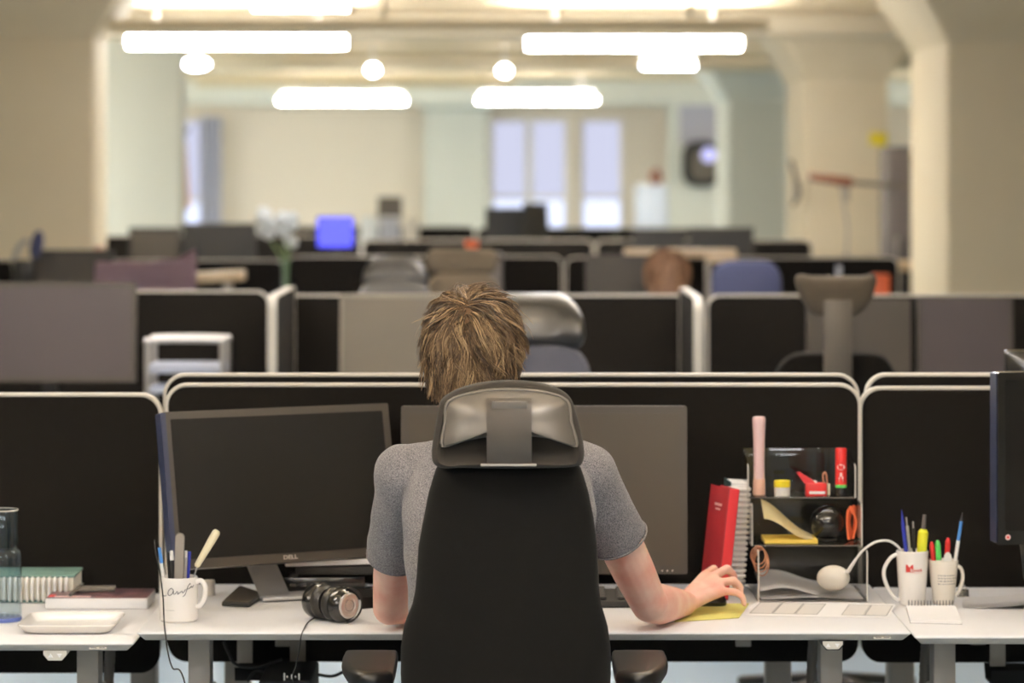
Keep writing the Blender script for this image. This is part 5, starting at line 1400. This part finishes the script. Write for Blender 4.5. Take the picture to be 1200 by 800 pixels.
# left hand resting on the keyboard
mL = [V((-.075, 6.585, .808)), V((-.090, 6.598, .811)), V((-.108, 6.604, .809)), V((-.126, 6.603, .802))]
fL = [[m_ + V((.014, .036, .004)), m_ + V((.018, .054, -.012)), m_ + V((.018, .060, -.028))] for m_ in mL]
hand(b, WL, mL, fL, [WL + V((.026, .014, 0)), V((-.098, 6.545, .792)), V((-.070, 6.575, .786)), V((-.058, 6.598, .782))])
# legs (covered by the jeans)
for s in (-1, 1):
    chain(b, [(V((s*.085, 5.86, .585)), .08), (V((s*.12, 6.27, .575)), .056), (V((s*.12, 6.22, .33)), .05), (V((s*.12, 6.19, .11)), .038), (V((s*.12, 6.28, .05)), .036)], 16)
body = remeshed(b, 'body', M['skin'], man, .0034, 5)
# face details
for s in (-1, 1):
    e = MB().ball(HC + V((s * .031, .083, .012)), .0118, 16).build('eye', M['eye'], man)
    MB().ball(HC + V((s * .031, .0925, .012)), (.0052, .003, .0052), 12).build('iris', M['iris'], e)
    MB().tube(spline([HC + V((s*.013, .094, .03)), HC + V((s*.032, .094, .036)), HC + V((s*.05, .08, .031))], 5), .0032, 6).build('eyebrow', M['brick_red'], man)
MB().tube(spline([HC + V((-.022, .090, -.067)), HC + V((0, .1005, -.066)), HC + V((.022, .090, -.067))], 6), 0, 8, [.001 + .0035 * math.sin(PI*k/12) for k in range(13)]).build('mouth', M['lips'], man)
# t-shirt
s_ = MB()
L = [ring(-.006, 5.86, .60, .176, .125), ring(-.012, 5.86, .72, .178, .128), ring(-.022, 5.895, .84, .180, .128), ring(-.028, 5.95, .94, .184, .124), ring(-.024, 5.99, 1.02, .192, .116),
     ring(-.028, 6.02, 1.075, .182, .106), ring(-.032, 6.03, 1.115, .160, .094), ring(-.037, 6.035, 1.140, .125, .084), ring(-.042, 6.038, 1.160, .090, .076), ring(-.046, 6.04, 1.178, .071, .069)]
s_.loops(L)
def sleeve(S_, E_, k, r0, r1, tilt):
    d = (E_ - S_).normalized(); end = S_.lerp(E_, k)
    s_.ball(S_, r0, 20); 
    s_.cone(S_, S_.lerp(E_, k * .55), r0, r0 * .97 + .001, 24)
    s_.cone(S_.lerp(E_, k * .5), end, r0 * .97, r1, 24)
sleeve(SL, EL, .60, .062, .0595, 0)
sleeve(SR, ER, .50, .060, .0625, 0)
for S_ in (SL, SR):
    sg = -1 if S_ is SL else 1
    chain(s_, [(V((-.038 + sg*.055, 6.037, 1.115)), .052), (S_ + V((-sg*.012, -.002, .004)), .058)], 18)
def folds(w, n):
    q = V((w.x * 1.0 + w.z * .5, w.y, w.z * .55 - w.x * .6))
    a = noise.noise(q * 9.0) * .0055 + noise.noise(V((w.x * 26 + w.z * 13, w.y * 12, w.z * 9 - w.x*8))) * .004
    return a
shirt = remeshed(s_, 'tshirt', M['shirt'], man, .0055, 6, folds)
# hem lines at the sleeve ends
for S_, E_, k, r in ((SL, EL, .592, .0605), (SR, ER, .492, .0630)):
    c = S_.lerp(E_, k); d = (E_ - S_).normalized(); u = d.orthogonal().normalized(); v = d.cross(u)
    MB().tube([c + (u * math.cos(a) + v * math.sin(a)) * r * .985 for a in [2*PI*i/32 for i in range(33)]], .0022, 6).build('sleeve_hem', M['shirt'], shirt)
# jeans and shoes
j = MB()
j.loops([ring(0, 5.85, .525, .165, .13), ring(0, 5.85, .60, .176, .128), ring(0, 5.855, .66, .176, .126)])
for s in (-1, 1):
    chain(j, [(V((s*.085, 5.86, .59)), .092), (V((s*.12, 6.27, .585)), .068), (V((s*.12, 6.225, .33)), .062), (V((s*.12, 6.20, .13)), .052)], 18)
remeshed(j, 'jeans', M['jeans'], man, .008, 5)
for s in (-1, 1):
    q = MB(); q.loops([[(s*.12 + x, 6.27 + y, z) for x, y in rrect(.095 * k, .27 * k2, .045 * k, 6)] for k, k2, z in ((.95, .98, 0), (1, 1, .015), (.98, .98, .04), (.85, .8, .07), (.6, .5, .095))])
    q.build('shoe', M['shoe'], man)
# hair
M['hair'] = hair_mat('light brown hair', (38, 29, 22), (104, 80, 55), (202, 170, 128))
hb = MB(); hb.ball(HC + V((0, -.008, .022)), (.083, .096, .103), 28); hb.ball(HC + V((0, -.035, -.035)), (.074, .066, .085), 24)
o = remeshed(hb, 'hair_base', mat('dark hair root', (92, 68, 44), .8, bump=(300, .5)), man, .006, 4)
# keep the face free of hair
bm = bmesh.new(); bm.from_mesh(o.data); o_w = wm(o)
bmesh.ops.delete(bm, geom=[v for v in bm.verts if ((o_w @ v.co).y - HC.y > .052 and (o_w @ v.co).z - HC.z < .062)], context='VERTS'); bm.to_mesh(o.data); bm.free()
def reg(d, rs):
    if d.y > .35 and d.z < .55: return False
    if d.y > .75: return False
    return d.z > -.62 if d.y < .1 else d.z > -.2
RAD = (.082, .097, .106); CR = (-.13, -.62, .76)
HH = HC + V((0, -.006, .015))
def zfl(p): return HC.z - .115 + 7.0 * (p.x - HC.x + .012) ** 2 + .012 * noise.noise(p * 30)
h = strands('hair', M['hair'], man, HH, RAD, CR, 430, 15, 5, (.05, .10), (.10, .34), .00105, .5, reg, spread=.0115, wave=.015, flick=.16, floor=zfl)
h['label'] = 'tousled light brown hair'
crn = V(CR).normalized()
strands('hair', M['hair'], man, HH, RAD, CR, 90, 15, 15, (.045, .085), (.10, .30), .00105, .3, lambda d, rs: d.dot(crn) > .70 and d.y < .5, spread=.014, wave=.008, flick=.1, floor=zfl)
def reg2(d, rs): return -.72 < d.z < .05 and d.y < .35
strands('hair', M['hair'], man, HC + V((-.004, -.010, .004)), (.080, .090, .105), CR, 170, 14, 21, (.035, .075), (.14, .40), .001, .9, reg2, wave=.009, flick=.34, floor=zfl)
strands('hair', M['hair'], man, HH, RAD, CR, 200, 2, 9, (.06, .12), (.20, .46), .0007, .3, reg, spread=.02, wave=.012, flick=.25, floor=zfl)

# the long-haired person in the third row
Y = 14.4
px_ = X(783, Y)
wo = thing('person', 'blurred person with long brown hair seated beyond the second row, right of centre', 'person', (px_, Y, 0))
H2 = V((px_, Y, 1.20))
b = MB()
b.ball(H2 + V((0, 0, .015)), (.075, .092, .10), 20); b.ball(H2 + V((0, .04, -.045)), (.055, .055, .068), 16)
chain(b, [(H2 + V((0, .09, .0)), .010), (H2 + V((0, .102, -.025)), .012)], 10)
for s in (-1, 1): b.ball(H2 + V((s*.076, 0, -.01)), (.01, .017, .028), 10)
chain(b, [(H2 + V((0, -.01, -.09)), .05), (V((px_, Y - .02, 1.0)), .055)], 14)
chain(b, [(V((px_, Y - .02, .95)), .10), (V((px_, Y - .03, .65)), .11)], 16)
for s in (-1, 1):
    chain(b, [(V((px_ + s*.10, Y - .02, .96)), .06), (V((px_ + s*.18, Y - .02, .94)), .05), (V((px_ + s*.21, Y + .12, .70)), .038), (V((px_ + s*.12, Y + .40, .775)), .028)], 14)
    m4 = [V((px_ + s*.12 + .02*(k - 1.5), Y + .47, .785)) for k in range(4)]
    hand(b, V((px_ + s*.12, Y + .40, .775)), m4, [[m + V((0, .03, .002)), m + V((0, .045, -.01)), m + V((0, .05, -.022))] for m in m4], [V((px_ + s*.10, Y + .41, .775)), V((px_ + s*.08, Y + .44, .775)), V((px_ + s*.075, Y + .46, .772)), V((px_ + s*.075, Y + .475, .768))])
    chain(b, [(V((px_ + s*.09, Y - .03, .58)), .08), (V((px_ + s*.11, Y + .40, .57)), .055), (V((px_ + s*.11, Y + .36, .12)), .04), (V((px_ + s*.11, Y + .44, .05)), .036)], 14)
remeshed(b, 'body', M['skin'], wo, .006, 4)
for s in (-1, 1): MB().ball(H2 + V((s*.03, .083, .012)), .011, 10).build('eye', M['eye'], wo)
s_ = MB(); s_.loops([ring(px_, Y - .03, .56, .17, .13), ring(px_, Y - .03, .75, .165, .125), ring(px_, Y - .025, .92, .175, .12), ring(px_, Y - .02, 1.0, .15, .10), ring(px_, Y - .02, 1.05, .09, .075), ring(px_, Y - .02, 1.07, .068, .066)])
for s in (-1, 1): chain(s_, [(V((px_ + s*.10, Y - .02, .97)), .07), (V((px_ + s*.18, Y - .02, .945)), .06), (V((px_ + s*.21, Y + .12, .70)), .05), (V((px_ + s*.14, Y + .34, .765)), .036)], 14)
remeshed(s_, 'sweater', M['brown_cloth'], wo, .01, 5)
j = MB()
for s in (-1, 1): chain(j, [(V((px_ + s*.08, Y - .03, .59)), .095), (V((px_ + s*.11, Y + .40, .58)), .068), (V((px_ + s*.11, Y + .37, .14)), .05)], 14)
remeshed(j, 'trousers', M['jeans'], wo, .012, 4)
for s in (-1, 1):
    MB().loops([[(px_ + s*.11 + x, Y + .42 + y, z) for x, y in rrect(.09 * k, .25 * k2, .04 * k, 5)] for k, k2, z in ((.95, .98, 0), (1, 1, .02), (.85, .8, .06), (.6, .5, .09))]).build('shoe', M['shoe'], wo)
hb = MB(); hb.ball(H2 + V((0, -.01, .022)), (.088, .10, .106), 20)
chain(hb, [(H2 + V((0, -.045, .02)), .085), (H2 + V((0, -.06, -.10)), .10), (H2 + V((0, -.07, -.22)), .085)], 16)
o = remeshed(hb, 'hair_base', mat('brown hair root', (104, 76, 56), .7, bump=(200, .5)), wo, .009, 4)
M['hair2'] = hair_mat('long brown hair', (74, 52, 38), (118, 86, 64), (150, 116, 88))
strands('hair', M['hair2'], wo, H2 + V((0, -.012, .015)), (.09, .10, .106), (0, -.2, 1), 130, 8, 31, (.22, .32), (.15, .5), .003, 1.2, lambda d, rs: (d.y < .45 or d.z > .6) and d.z > -.3, spread=.016, wave=.012)
t = office_chair('plain dark office chair under the long-haired person', (px_, Y - .06), 0, .36, 'chair_fabric', None, (.60, 1.0), 'empty chairs beyond the second row')
del t['group']
